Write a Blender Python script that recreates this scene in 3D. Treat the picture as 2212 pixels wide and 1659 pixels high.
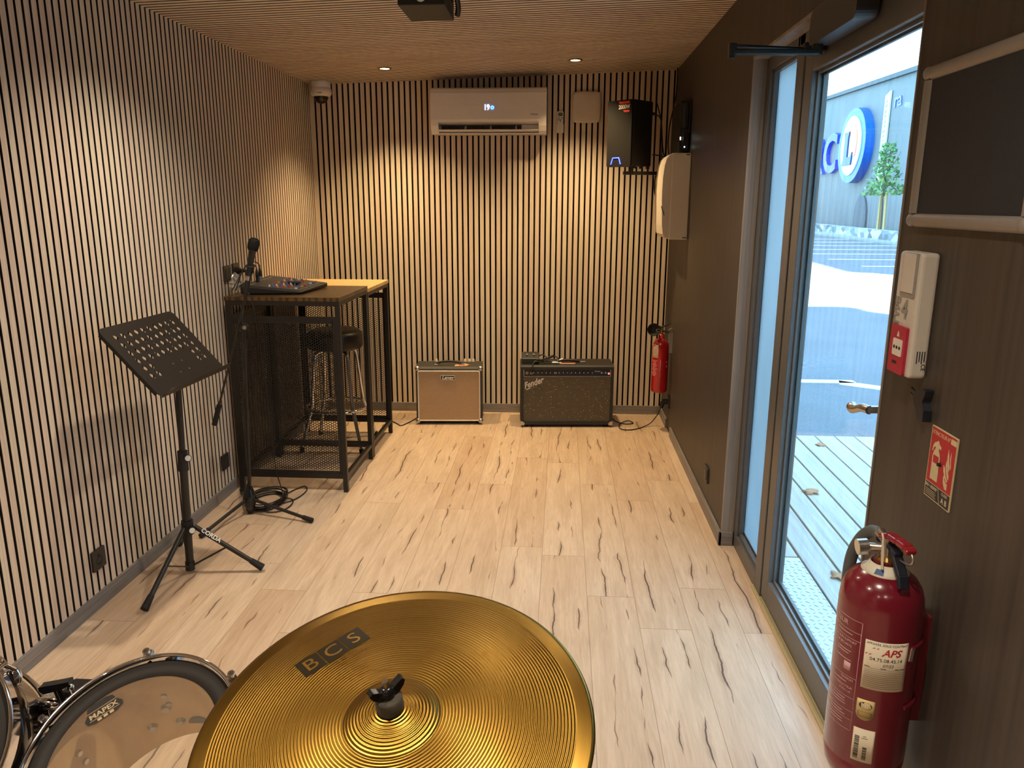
import bpy, bmesh, math, random
from mathutils import Vector, Matrix
from math import sin, cos, pi, sqrt, atan2, radians

for o in list(bpy.data.objects):
    bpy.data.objects.remove(o)
S = bpy.context.scene
COL = S.collection
random.seed(7)

# ------------------------------------------------------------------ camera
IMG_W, IMG_H, FOCAL = 2212.0, 1659.0, 1656.43
CAM = Vector((1.79872, 0.0, 1.56087))
c_right = Vector((0.99790027, 0.06471832, 0.00256882))
c_up = Vector((-0.0173489, 0.22887237, 0.97330183))
c_fwd = Vector((-0.06240253, 0.97130272, -0.22951459))
cam_data = bpy.data.cameras.new('camera')
cam_data.sensor_width = 36.0
cam_data.lens = 36.0 * FOCAL / IMG_W
cam_data.clip_start = 0.02
cam_data.clip_end = 500
cam = bpy.data.objects.new('camera', cam_data)
COL.objects.link(cam)
cam.matrix_world = Matrix(((c_right.x, c_up.x, -c_fwd.x, CAM.x), (c_right.y, c_up.y, -c_fwd.y, CAM.y),
                           (c_right.z, c_up.z, -c_fwd.z, CAM.z), (0, 0, 0, 1)))
S.camera = cam

# ------------------------------------------------------------------ view, world, sun, lamps
VS = S.view_settings
VS.view_transform = 'Standard'
VS.look = 'None'
VS.exposure = 0.2
VS.gamma = 1.0
VS.use_curve_mapping = False

SKY_STRENGTH = 5.6
world = bpy.data.worlds.new('sky')
S.world = world
world.use_nodes = True
wn, wl = world.node_tree.nodes, world.node_tree.links
wn.clear()
w_out = wn.new('ShaderNodeOutputWorld')
w_bg = wn.new('ShaderNodeBackground')
w_bg.inputs['Strength'].default_value = SKY_STRENGTH
w_tc = wn.new('ShaderNodeTexCoord')
w_sep = wn.new('ShaderNodeSeparateXYZ')
wl.new(w_tc.outputs['Generated'], w_sep.inputs[0])
w_ramp = wn.new('ShaderNodeValToRGB')
w_ramp.color_ramp.elements[0].position = 0.0
w_ramp.color_ramp.elements[0].color = (0.48, 0.88, 1.12, 1)
w_ramp.color_ramp.elements[1].position = 0.6
w_ramp.color_ramp.elements[1].color = (0.20, 0.52, 1.10, 1)
wl.new(w_sep.outputs['Z'], w_ramp.inputs[0])
w_map = wn.new('ShaderNodeMapping')
w_map.inputs['Scale'].default_value = (1.5, 1.5, 7.0)
wl.new(w_tc.outputs['Generated'], w_map.inputs[0])
w_noise = wn.new('ShaderNodeTexNoise')
w_noise.inputs['Scale'].default_value = 2.2
w_noise.inputs['Detail'].default_value = 5
wl.new(w_map.outputs[0], w_noise.inputs['Vector'])
w_cr = wn.new('ShaderNodeValToRGB')
w_cr.color_ramp.elements[0].position = 0.44
w_cr.color_ramp.elements[0].color = (0, 0, 0, 1)
w_cr.color_ramp.elements[1].position = 0.62
w_cr.color_ramp.elements[1].color = (1, 1, 1, 1)
wl.new(w_noise.outputs[0], w_cr.inputs[0])
w_mix = wn.new('ShaderNodeMixRGB')
w_mix.inputs[2].default_value = (0.9, 1.25, 1.40, 1)
wl.new(w_cr.outputs[0], w_mix.inputs[0])
wl.new(w_ramp.outputs[0], w_mix.inputs[1])
wl.new(w_mix.outputs[0], w_bg.inputs['Color'])
wl.new(w_bg.outputs[0], w_out.inputs[0])

sun_d = bpy.data.lights.new('sun', 'SUN')
sun_d.energy = 45.0
sun_d.angle = radians(0.6)
sun_d.color = (1.0, 0.98, 0.95)
sun = bpy.data.objects.new('sun', sun_d)
COL.objects.link(sun)
sun.location = (6, -8, 12)
sun.rotation_euler = Vector((-0.5, 0.7, -0.5)).to_track_quat('-Z', 'Y').to_euler()

LAMP_COLOR = {'back': (1.0, 0.71, 0.36), 'mid': (1.0, 0.86, 0.68), 'front': (1.0, 0.86, 0.68), 'rear_fill': (1.0, 0.86, 0.68)}
LAMP_POWER = {'back': 105.0, 'mid': 72.0, 'front': 62.0, 'rear_fill': 80.0}
LAMP_ANGLE = {'back': 112, 'mid': 132, 'front': 140, 'rear_fill': 150}
LAMP_BLEND = {'back': 1.0, 'mid': 1.0, 'front': 1.0, 'rear_fill': 1.0}
LAMP_XS = (0.655, 1.86)
LAMP_YS = (('back', 5.13), ('mid', 2.97), ('front', 0.78), ('rear_fill', -1.40))  # last row is added behind the viewpoint for more even fill



def ceil_z(x):
    return 2.371 + 0.0839 * x / 2.565


# ------------------------------------------------------------------ helpers
def lin(c):
    c = c / 255.0
    return c / 12.92 if c <= 0.04045 else ((c + 0.055) / 1.055) ** 2.4


def rgb(r, g, b):
    return (lin(r), lin(g), lin(b), 1.0)


class NT:
    """short node-tree writer"""

    def __init__(self, name):
        self.m = bpy.data.materials.new(name)
        self.m.use_nodes = True
        self.n = self.m.node_tree.nodes
        self.l = self.m.node_tree.links
        self.n.clear()
        self.out = self.n.new('ShaderNodeOutputMaterial')
        self.b = self.n.new('ShaderNodeBsdfPrincipled')
        self.l.new(self.b.outputs[0], self.out.inputs[0])

    def new(self, t, **kw):
        nd = self.n.new(t)
        for k, v in kw.items():
            if hasattr(nd, k):
                setattr(nd, k, v)
            else:
                nd.inputs[k].default_value = v
        return nd

    def link(self, a, b):
        self.l.new(a, b)

    def math(self, op, a, b=None, c=None):
        nd = self.n.new('ShaderNodeMath')
        nd.operation = op
        for i, v in enumerate((a, b, c)):
            if v is None:
                continue
            if isinstance(v, (int, float)):
                nd.inputs[i].default_value = v
            else:
                self.l.new(v, nd.inputs[i])
        return nd.outputs[0]

    def ramp(self, fac, stops):
        nd = self.n.new('ShaderNodeValToRGB')
        els = nd.color_ramp.elements
        while len(els) < len(stops):
            els.new(0.5)
        for e, (p, c) in zip(els, stops):
            e.position = p
            e.color = c if len(c) == 4 else (*c, 1)
        self.l.new(fac, nd.inputs[0])
        return nd.outputs[0]

    def mix(self, fac, a, b, mode='MIX'):
        nd = self.n.new('ShaderNodeMixRGB')
        nd.blend_type = mode
        for i, v in enumerate((fac, a, b)):
            if isinstance(v, (int, float)):
                nd.inputs[i].default_value = v
            elif isinstance(v, (tuple, list)):
                nd.inputs[i].default_value = v if len(v) == 4 else (*v, 1)
            else:
                self.l.new(v, nd.inputs[i])
        return nd.outputs[0]

    def pos(self, scale=(1, 1, 1), loc=(0, 0, 0)):
        g = self.n.new('ShaderNodeNewGeometry')
        mp = self.n.new('ShaderNodeMapping')
        mp.inputs['Scale'].default_value = scale
        mp.inputs['Location'].default_value = loc
        self.l.new(g.outputs['Position'], mp.inputs[0])
        return mp.outputs[0]

    def noise(self, vec, scale, detail=4, rough=0.55, dist=0.0):
        nd = self.n.new('ShaderNodeTexNoise')
        nd.inputs['Scale'].default_value = scale
        nd.inputs['Detail'].default_value = detail
        nd.inputs['Roughness'].default_value = rough
        nd.inputs['Distortion'].default_value = dist
        self.l.new(vec, nd.inputs['Vector'])
        return nd.outputs[0]

    def bump(self, h, strength=0.2, dist=0.002):
        nd = self.n.new('ShaderNodeBump')
        nd.inputs['Strength'].default_value = strength
        nd.inputs['Distance'].default_value = dist
        self.l.new(h, nd.inputs['Height'])
        self.l.new(nd.outputs[0], self.b.inputs['Normal'])


MATS = {}


def mat(name, col, rough=0.5, metal=0.0, var=0.06, scale=40.0, bump=0.0, spec=0.5, coat=0.0):
    """plain procedural surface: a colour broken up by fine noise"""
    if name in MATS:
        return MATS[name]
    t = NT(name)
    v = t.noise(t.pos(), scale, 3)
    dark = tuple(c * (1 - var) for c in col[:3])
    light = tuple(min(1, c * (1 + var)) for c in col[:3])
    t.link(t.ramp(v, [(0.3, dark), (0.7, light)]), t.b.inputs['Base Color'])
    t.b.inputs['Roughness'].default_value = rough
    t.b.inputs['Metallic'].default_value = metal
    t.b.inputs['Specular IOR Level'].default_value = spec
    if coat:
        t.b.inputs['Coat Weight'].default_value = coat
        t.b.inputs['Coat Roughness'].default_value = 0.08
    if bump:
        t.bump(t.noise(t.pos(), scale * 6, 2), bump, 0.001)
    MATS[name] = t.m
    return t.m


def emit(name, col, strength):
    if name in MATS:
        return MATS[name]
    t = NT(name)
    t.b.inputs['Base Color'].default_value = (0.02, 0.02, 0.02, 1)
    t.b.inputs['Emission Color'].default_value = col
    t.b.inputs['Emission Strength'].default_value = strength
    MATS[name] = t.m
    return t.m


class MB:
    """collects shapes in world coordinates and links them as ONE mesh"""

    def __init__(self):
        self.v, self.f, self.mi, self.sm = [], [], [], []

    def add(self, verts, faces, mi=0, smooth=False, M=None):
        k = len(self.v)
        for p in verts:
            p = Vector(p)
            self.v.append(M @ p if M is not None else p)
        for f in faces:
            self.f.append([i + k for i in f])
            self.mi.append(mi)
            self.sm.append(smooth)
        return self

    def hexa(self, p, mi=0, M=None, faces=None):
        """faces: material of bottom, top, front, right, back, left when they differ"""
        self.add(p, [(0, 3, 2, 1), (4, 5, 6, 7), (0, 1, 5, 4), (1, 2, 6, 5), (2, 3, 7, 6), (3, 0, 4, 7)], mi, False, M)
        if faces:
            self.mi[-6:] = faces
        return self

    def box(self, x0, x1, y0, y1, z0, z1, mi=0, M=None, faces=None):
        return self.hexa([(x0, y0, z0), (x1, y0, z0), (x1, y1, z0), (x0, y1, z0),
                          (x0, y0, z1), (x1, y0, z1), (x1, y1, z1), (x0, y1, z1)], mi, M, faces)

    def bar(self, a, b, w, h=None, mi=0, up=(0, 0, 1)):
        """box-section bar between two points"""
        a, b = Vector(a), Vector(b)
        h = h or w
        d = (b - a).normalized()
        u = Vector(up)
        if abs(d.dot(u)) > 0.95:
            u = Vector((0, 1, 0))
        s = d.cross(u).normalized()
        u = s.cross(d)
        P = []
        for q in (a, b):
            P += [q - s * w / 2 - u * h / 2, q + s * w / 2 - u * h / 2, q + s * w / 2 + u * h / 2, q - s * w / 2 + u * h / 2]
        return self.hexa(P, mi)

    def cyl(self, a, b, r0, r1=None, n=20, mi=0, caps=True, smooth=True):
        a, b = Vector(a), Vector(b)
        r1 = r0 if r1 is None else r1
        d = (b - a).normalized()
        u = Vector((0, 0, 1)) if abs(d.z) < 0.9 else Vector((0, 1, 0))
        s = d.cross(u).normalized()
        u = s.cross(d)
        vs, fs = [], []
        for q, r in ((a, r0), (b, r1)):
            for i in range(n):
                t = 2 * pi * i / n
                vs.append(q + (s * cos(t) + u * sin(t)) * r)
        for i in range(n):
            fs.append((i, (i + 1) % n, n + (i + 1) % n, n + i))
        self.add(vs, fs, mi, smooth)
        if caps:
            self.add(vs[:n], [tuple(range(n))[::-1]], mi)
            self.add(vs[n:], [tuple(range(n))], mi)
        return self

    def tube(self, pts, r, n=10, mi=0, closed=False, caps=True):
        pts = [Vector(p) for p in pts]
        m = len(pts)
        rs = r if isinstance(r, (list, tuple)) else [r] * m
        vs, fs = [], []
        prev = None
        for i, p in enumerate(pts):
            a = pts[(i - 1) % m] if (closed or i) else p
            b = pts[(i + 1) % m] if (closed or i < m - 1) else p
            d = (b - a)
            d = d.normalized() if d.length > 1e-9 else Vector((0, 0, 1))
            if prev is None:
                u = Vector((0, 0, 1)) if abs(d.z) < 0.9 else Vector((0, 1, 0))
                s = d.cross(u).normalized()
            else:
                s = prev - d * prev.dot(d)
                s = s.normalized() if s.length > 1e-6 else d.cross(Vector((0, 0, 1))).normalized()
            prev = s
            u = s.cross(d)
            for k in range(n):
                t = 2 * pi * k / n
                vs.append(p + (s * cos(t) + u * sin(t)) * rs[i])
        for i in range(m if closed else m - 1):
            j = (i + 1) % m
            for k in range(n):
                fs.append((i * n + k, i * n + (k + 1) % n, j * n + (k + 1) % n, j * n + k))
        self.add(vs, fs, mi, True)
        if not closed and caps:
            self.add(vs[:n], [tuple(range(n))[::-1]], mi)
            self.add(vs[-n:], [tuple(range(n))], mi)
        return self

    def lathe(self, prof, n=32, M=None, mi=0, smooth=True, close=False):
        """prof: list of (r, z); spun about local Z"""
        vs, fs = [], []
        for r, z in prof:
            for k in range(n):
                t = 2 * pi * k / n
                vs.append((max(r, 1e-5) * cos(t), max(r, 1e-5) * sin(t), z))
        m = len(prof)
        for i in range(m if close else m - 1):
            j = (i + 1) % m
            for k in range(n):
                fs.append((i * n + k, i * n + (k + 1) % n, j * n + (k + 1) % n, j * n + k))
        return self.add(vs, fs, mi, smooth, M)

    def prism(self, poly, d0, d1, M=None, mi=0, smooth_side=False):
        """polygon in local XY extruded along local Z from d0 to d1"""
        n = len(poly)
        vs = [(x, y, d0) for x, y in poly] + [(x, y, d1) for x, y in poly]
        self.add(vs, [tuple(range(n))[::-1], tuple(range(n, 2 * n))], mi, False, M)
        self.add(vs, [(i, (i + 1) % n, n + (i + 1) % n, n + i) for i in range(n)], mi, smooth_side, M)
        return self

    def sphere(self, c, r, n=16, m=10, mi=0, sc=(1, 1, 1), z0=-1.0, z1=1.0, M=None):
        vs, fs = [], []
        a0, a1 = math.asin(z0), math.asin(z1)
        for i in range(m + 1):
            a = a0 + (a1 - a0) * i / m
            for k in range(n):
                t = 2 * pi * k / n
                rr = max(cos(a), 1e-5)
                vs.append((c[0] + sc[0] * r * rr * cos(t), c[1] + sc[1] * r * rr * sin(t), c[2] + sc[2] * r * sin(a)))
        for i in range(m):
            for k in range(n):
                fs.append((i * n + k, i * n + (k + 1) % n, (i + 1) * n + (k + 1) % n, (i + 1) * n + k))
        return self.add(vs, fs, mi, True, M)

    def text(self, s, size, M, ext=0.0004, mi=0, align='CENTER', shear=0.0, bold=0.0, fn=None, sx=1.0):
        vs, fs = text_geo(s, size, ext, align, shear, bold)
        vs = [(x * sx, y, z) for x, y, z in vs]
        if fn:
            vs = [fn(p) for p in vs]
        return self.add(vs, fs, mi, False, M)

    def build(self, name, mats, parent=None, bevel=0.0, seg=2, weld=False):
        org = world_loc(parent) if parent is not None else None
        xs = [p.x for p in self.v]
        ys = [p.y for p in self.v]
        zs = [p.z for p in self.v]
        if org is None:
            org = Vector(((min(xs) + max(xs)) / 2, (min(ys) + max(ys)) / 2, min(zs)))
        me = bpy.data.meshes.new(name)
        me.from_pydata([p - org for p in self.v], [], self.f)
        if not isinstance(mats, (list, tuple)):
            mats = [mats]
        for m in mats:
            me.materials.append(m)
        me.polygons.foreach_set('material_index', self.mi)
        me.polygons.foreach_set('use_smooth', self.sm)
        me.update()
        if weld:
            bm = bmesh.new()
            bm.from_mesh(me)
            bmesh.ops.remove_doubles(bm, verts=bm.verts, dist=1e-6)
            bmesh.ops.recalc_face_normals(bm, faces=bm.faces)
            bm.to_mesh(me)
            bm.free()
        o = bpy.data.objects.new(name, me)
        COL.objects.link(o)
        if parent is None:
            o.location = org
        else:
            o.parent = parent
        if bevel:
            md = o.modifiers.new('bevel', 'BEVEL')
            md.width = bevel
            md.segments = seg
            md.limit_method = 'ANGLE'
            md.angle_limit = radians(40)
            md.harden_normals = False
        return o


def world_loc(o):
    p = Vector((0, 0, 0))
    while o is not None:
        p += o.location
        o = o.parent
    return p


_tx = {}


def text_geo(s, size, ext, align, shear, bold):
    key = (s, size, ext, align, shear, bold)
    if key in _tx:
        return _tx[key]
    cu = bpy.data.curves.new('t', 'FONT')
    cu.body = s
    cu.size = size
    cu.extrude = ext
    cu.align_x = align
    cu.align_y = 'CENTER'
    cu.shear = shear
    cu.offset = bold
    cu.resolution_u = 3
    ob = bpy.data.objects.new('t', cu)
    COL.objects.link(ob)
    dg = bpy.context.evaluated_depsgraph_get()
    me = bpy.data.meshes.new_from_object(ob.evaluated_get(dg))
    r = ([tuple(v.co) for v in me.vertices], [tuple(p.vertices) for p in me.polygons])
    bpy.data.objects.remove(ob)
    bpy.data.curves.remove(cu)
    bpy.data.meshes.remove(me)
    _tx[key] = r
    return r


def frame(o, x, y):
    """matrix with origin o, local X along x, local Y along y, local Z = x cross y"""
    x = Vector(x).normalized()
    y = Vector(y)
    y = (y - x * y.dot(x)).normalized()
    z = x.cross(y)
    o = Vector(o)
    return Matrix(((x.x, y.x, z.x, o.x), (x.y, y.y, z.y, o.y), (x.z, y.z, z.z, o.z), (0, 0, 0, 1)))


def axis(o, z, x=(1, 0, 0)):
    """matrix with origin o and local Z along z"""
    z = Vector(z).normalized()
    x = Vector(x)
    x = (x - z * x.dot(z))
    if x.length < 1e-4:
        x = Vector((0, 1, 0)) - z * z.y
    x.normalize()
    return frame(o, x, z.cross(x))


def rrect(w, h, r, n=5, cx=0, cy=0):
    P = []
    for sx, sy, a0 in ((1, 1, 0), (-1, 1, 90), (-1, -1, 180), (1, -1, 270)):
        for i in range(n + 1):
            a = radians(a0 + 90 * i / n)
            P.append((cx + sx * (w / 2 - r) + r * cos(a), cy + sy * (h / 2 - r) + r * sin(a)))
    return P


def smooth_path(pts, k=8, closed=False):
    """Catmull-Rom through the points"""
    pts = [Vector(p) for p in pts]
    m = len(pts)
    out = []
    for i in range(m if closed else m - 1):
        p0 = pts[(i - 1) % m] if (closed or i > 0) else pts[0]
        p1, p2 = pts[i], pts[(i + 1) % m]
        p3 = pts[(i + 2) % m] if (closed or i + 2 < m) else pts[-1]
        for j in range(k):
            t = j / k
            out.append(0.5 * ((2 * p1) + (p2 - p0) * t + (2 * p0 - 5 * p1 + 4 * p2 - p3) * t * t + (3 * p1 - p0 - 3 * p2 + p3) * t ** 3))
    if not closed:
        out.append(pts[-1])
    return out


def tag(o, label=None, cat=None, group=None, kind=None):
    if label:
        o['label'] = label
    if cat:
        o['category'] = cat
    if group:
        o['group'] = group
    if kind:
        o['kind'] = kind
    return o


def thing(name, label, cat, loc, group=None):
    o = bpy.data.objects.new(name, None)
    COL.objects.link(o)
    o.location = loc
    o.empty_display_size = 0.05
    return tag(o, label, cat, group)


def copy_tree(o, parent=None):
    c = o.copy()
    COL.objects.link(c)
    if parent is not None:
        c.parent = parent
    for ch in list(o.children):
        copy_tree(ch, c)
    return c


def structure(o, label=None, cat=None):
    return tag(o, label, cat, None, 'structure')

# ------------------------------------------------------------------ materials of the shell
W = 2.565            # room width; the left slat faces lie at x = 0
YF = -2.60           # wall behind the viewpoint


def yback(x):
    return 5.6434 + 0.0397 * x / W


def m_slat(name, ax):
    t = NT(name)
    p = t.pos()
    sep = t.new('ShaderNodeSeparateXYZ')
    t.link(p, sep.inputs[0])
    cell = t.math('FLOOR', t.math('DIVIDE', sep.outputs[ax], 0.04))
    wnz = t.new('ShaderNodeTexWhiteNoise', noise_dimensions='1D')
    t.link(cell, wnz.inputs['W'])
    if ax == 'Y' and name == 'ceiling_slat_veneer':
        sc = (3, 160, 160)
    else:
        sc = (160, 160, 3)
    grain = t.noise(t.pos(sc), 1.0, 5, 0.6)
    base = t.ramp(wnz.outputs['Value'], [(0.0, rgb(216, 196, 176)), (0.4, rgb(224, 203, 182)), (0.6, rgb(220, 205, 180)), (1.0, rgb(228, 211, 188))])
    g = t.ramp(grain, [(0.3, (0.82, 0.80, 0.78)), (0.65, (1.05, 1.05, 1.05))])
    t.link(t.mix(1.0, base, g, 'MULTIPLY'), t.b.inputs['Base Color'])
    t.b.inputs['Roughness'].default_value = 0.55
    t.b.inputs['Specular IOR Level'].default_value = 0.35
    return t.m


def m_felt():
    t = NT('black_felt')
    n = t.noise(t.pos(), 400, 2)
    t.link(t.ramp(n, [(0.3, (0.004, 0.003, 0.003)), (0.7, (0.012, 0.010, 0.009))]), t.b.inputs['Base Color'])
    t.b.inputs['Roughness'].default_value = 1.0
    t.b.inputs['Specular IOR Level'].default_value = 0.05
    return t.m


def m_wood_streak(name, dark, light, sc, rough=0.5, bump=0.1, detail=6):
    t = NT(name)
    a = t.noise(t.pos(sc), 1.0, detail, 0.6, 0.6)
    b = t.noise(t.pos(tuple(c * 0.25 for c in sc)), 1.0, 3)
    f = t.math('ADD', t.math('MULTIPLY', a, 0.65), t.math('MULTIPLY', b, 0.35))
    t.link(t.ramp(f, [(0.34, dark), (0.66, light)]), t.b.inputs['Base Color'])
    t.b.inputs['Roughness'].default_value = rough
    t.b.inputs['Specular IOR Level'].default_value = 0.4
    if bump:
        t.bump(a, bump, 0.0008)
    return t.m


def m_floor():
    t = NT('oak_laminate')
    g = t.new('ShaderNodeNewGeometry')
    sep = t.new('ShaderNodeSeparateXYZ')
    t.link(g.outputs['Position'], sep.inputs[0])
    PW, PL = 0.1925, 1.285
    u = t.math('DIVIDE', t.math('ADD', sep.outputs['X'], 0.0015 + PW * 20), PW)
    iu = t.math('FLOOR', u)
    fu = t.math('FRACT', u)
    wo = t.new('ShaderNodeTexWhiteNoise', noise_dimensions='1D')
    t.link(iu, wo.inputs['W'])
    v = t.math('ADD', t.math('DIVIDE', sep.outputs['Y'], PL), t.math('MULTIPLY', wo.outputs['Value'], 7.3))
    iv = t.math('FLOOR', v)
    fv = t.math('FRACT', v)
    comb = t.new('ShaderNodeCombineXYZ')
    t.link(iu, comb.inputs[0])
    t.link(iv, comb.inputs[1])
    wp = t.new('ShaderNodeTexWhiteNoise', noise_dimensions='3D')
    t.link(comb.outputs[0], wp.inputs['Vector'])
    # every plank gets its own stretch of grain
    off = t.new('ShaderNodeVectorMath', operation='SCALE')
    t.link(wp.outputs['Color'], off.inputs[0])
    off.inputs['Scale'].default_value = 23.0
    add = t.new('ShaderNodeVectorMath', operation='ADD')
    t.link(g.outputs['Position'], add.inputs[0])
    t.link(off.outputs[0], add.inputs[1])

    def mp(s):
        m = t.new('ShaderNodeMapping')
        m.inputs['Scale'].default_value = s
        t.link(add.outputs[0], m.inputs[0])
        return m.outputs[0]
    fine = t.noise(mp((90, 6, 1)), 1.0, 6, 0.65, 0.8)
    broad = t.noise(mp((11, 1.4, 1)), 1.0, 4, 0.5, 1.6)
    tone = t.ramp(wp.outputs['Value'], [(0.0, rgb(206, 178, 150)), (0.5, rgb(212, 186, 158)), (1.0, rgb(217, 193, 167))])
    g1 = t.ramp(fine, [(0.32, (0.86, 0.84, 0.82)), (0.62, (1.04, 1.04, 1.04))])
    g2 = t.ramp(broad, [(0.3, (0.88, 0.85, 0.82)), (0.6, (1.03, 1.03, 1.03))])
    col = t.mix(1.0, t.mix(1.0, tone, g1, 'MULTIPLY'), g2, 'MULTIPLY')
    # long dark cracks: each plank carries at most a couple, drawn as wandering lines with gaps
    wig = t.noise(mp((0.5, 2.2, 1)), 1.0, 3, 0.55)
    wig2 = t.noise(mp((0.5, 9.0, 1)), 1.0, 3, 0.6)
    cs_ = t.new('ShaderNodeSeparateColor')
    t.link(wp.outputs['Color'], cs_.inputs[0])
    crack = None
    soft = None
    for sd, (base, amp, thr, wmax) in enumerate(((0.30, 0.50, 0.49, 0.017), (0.72, 0.42, 0.53, 0.014))):
        cen = t.math('ADD', t.math('ADD', base - 0.5 * amp - 0.05, t.math('MULTIPLY', cs_.outputs[sd], 0.12)),
                     t.math('ADD', t.math('MULTIPLY', wig, amp), t.math('MULTIPLY', wig2, 0.10)))
        dist = t.math('ABSOLUTE', t.math('SUBTRACT', fu, cen))
        gate = t.noise(mp((0.6 + 0.1 * sd, 3.1 + 1.3 * sd, 1)), 1.0, 2, 0.5)
        wid = t.math('MULTIPLY', t.math('MAXIMUM', t.math('SUBTRACT', gate, thr), 0.0), wmax / 0.12)
        wid = t.math('MULTIPLY', wid, t.math('ADD', 0.45, t.math('MULTIPLY', fine, 1.1)))
        c1 = t.math('LESS_THAN', dist, t.math('MINIMUM', wid, wmax))
        s1 = t.math('MULTIPLY', t.math('LESS_THAN', dist, t.math('MULTIPLY', wid, 4.0)), 0.22)
        crack = c1 if crack is None else t.math('MAXIMUM', crack, c1)
        soft = s1 if soft is None else t.math('MAXIMUM', soft, s1)
    # knots
    vo = t.new('ShaderNodeTexVoronoi')
    vo.inputs['Scale'].default_value = 1.0
    t.link(mp((7.0, 1.5, 1)), vo.inputs['Vector'])
    kn = t.math('ADD', vo.outputs['Distance'], t.math('MULTIPLY', t.math('SUBTRACT', fine, 0.5), 0.12))
    knot = t.math('MULTIPLY', t.math('LESS_THAN', kn, 0.035), 0.5)
    col = t.mix(soft, col, rgb(150, 112, 84))
    col = t.mix(knot, col, rgb(96, 72, 58))
    col = t.mix(t.math('MULTIPLY', crack, 0.85), col, rgb(74, 58, 54))
    # seams
    eu = t.math('LESS_THAN', t.math('MINIMUM', fu, t.math('SUBTRACT', 1.0, fu)), 0.0060)
    ev = t.math('LESS_THAN', t.math('MINIMUM', fv, t.math('SUBTRACT', 1.0, fv)), 0.0010)
    seam = t.math('MAXIMUM', eu, ev)
    col = t.mix(t.math('MULTIPLY', seam, 0.6), col, rgb(120, 92, 66))
    t.link(col, t.b.inputs['Base Color'])
    t.b.inputs['Roughness'].default_value = 0.42
    t.b.inputs['Specular IOR Level'].default_value = 0.35
    t.bump(t.math('SUBTRACT', fine, t.math('MULTIPLY', seam, 1.0)), 0.12, 0.001)
    return t.m


def m_glass(name, tint, gloss=0.09, streak=True):
    t = NT(name)
    t.n.remove(t.b)
    tr = t.new('ShaderNodeBsdfTransparent')
    gl = t.new('ShaderNodeBsdfGlossy')
    gl.inputs['Roughness'].default_value = 0.02
    mx = t.new('ShaderNodeMixShader')
    lw = t.new('ShaderNodeLayerWeight')
    lw.inputs['Blend'].default_value = 0.5
    fac = t.math('ADD', 0.02, t.math('MULTIPLY', t.math('POWER', lw.outputs['Facing'], 4.0), 0.40))
    if streak:
        n = t.noise(t.pos((60, 60, 5)), 1.0, 4)
        t.link(t.ramp(n, [(0.3, tuple(c * 0.93 for c in tint)), (0.7, tint)]), tr.inputs['Color'])
    else:
        tr.inputs['Color'].default_value = (*tint, 1)
    t.link(fac, mx.inputs[0])
    t.link(tr.outputs[0], mx.inputs[1])
    t.link(gl.outputs[0], mx.inputs[2])
    t.link(mx.outputs[0], t.out.inputs[0])
    return t.m


def m_frosted():
    t = NT('frosted_film')
    t.n.remove(t.b)
    tl = t.new('ShaderNodeBsdfTranslucent')
    n = t.noise(t.pos((3, 3, 1.2)), 1.0, 3)
    t.link(t.ramp(n, [(0.3, (0.44, 0.47, 0.48)), (0.7, (0.50, 0.53, 0.54))]), tl.inputs['Color'])
    gl = t.new('ShaderNodeBsdfGlossy')
    gl.inputs['Roughness'].default_value = 0.25
    mx = t.new('ShaderNodeMixShader')
    mx.inputs[0].default_value = 0.04
    t.link(tl.outputs[0], mx.inputs[1])
    t.link(gl.outputs[0], mx.inputs[2])
    t.link(mx.outputs[0], t.out.inputs[0])
    return t.m


M_SLAT_L = m_slat('wall_slat_veneer', 'Y')
M_SLAT_B = m_slat('back_slat_veneer', 'X')
M_SLAT_C = m_slat('ceiling_slat_veneer', 'Y')
M_FELT = m_felt()
M_EDGE = mat('black_mdf_edge', rgb(34, 26, 22), 0.7, 0, 0.15, 200)
M_FLOOR = m_floor()
M_PANEL = m_wood_streak('dark_oak_panel', rgb(56, 50, 46), rgb(75, 67, 61), (55, 55, 1.3), 0.48)
M_SKIRT = m_wood_streak('grey_oak_skirting', rgb(110, 104, 100), rgb(146, 139, 134), (3.0, 3.0, 90), 0.5)
M_CASING = m_wood_streak('grey_oak_casing', rgb(122, 112, 104), rgb(158, 148, 138), (90, 90, 2.0), 0.5)
M_ALU = mat('bronze_aluminium', rgb(92, 90, 88), 0.36, 0.0, 0.04, 60, spec=0.5)
M_BLACK = mat('satin_black_metal', rgb(30, 27, 24), 0.42, 0.0, 0.1, 80)
M_BLACKM = mat('matte_black_plastic', rgb(26, 24, 23), 0.6, 0.0, 0.1, 90)
M_RUBBER = mat('black_rubber', rgb(20, 19, 19), 0.75, 0.0, 0.1, 90)
M_CHROME = mat('chrome', rgb(225, 225, 228), 0.08, 1.0, 0.02, 20)
M_STEEL = mat('brushed_steel', rgb(190, 186, 180), 0.3, 1.0, 0.05, 120)
M_WHITE = mat('white_plastic', rgb(226, 220, 210), 0.35, 0.0, 0.02, 30)
M_CABLE = mat('black_cable', rgb(22, 20, 20), 0.5, 0.0, 0.1, 90)
M_GREY = mat('dark_grey_plastic', rgb(58, 58, 60), 0.5, 0.0, 0.05, 60)
M_RED = mat('signal_red_paint', rgb(176, 16, 24), 0.25, 0.0, 0.05, 15, coat=0.5)
M_INK = mat('black_ink', rgb(30, 30, 34), 0.7)
M_PAPER = mat('cream_label', rgb(226, 214, 190), 0.6, 0.0, 0.03, 30)

# ------------------------------------------------------------------ room shell
b = MB()
b.box(-0.35, W + 0.075, YF - 0.2, 6.0, -0.12, 0.0)
structure(b.build('floor', M_FLOOR), 'light oak laminate floor with long dark cracks', 'floor')

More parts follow.
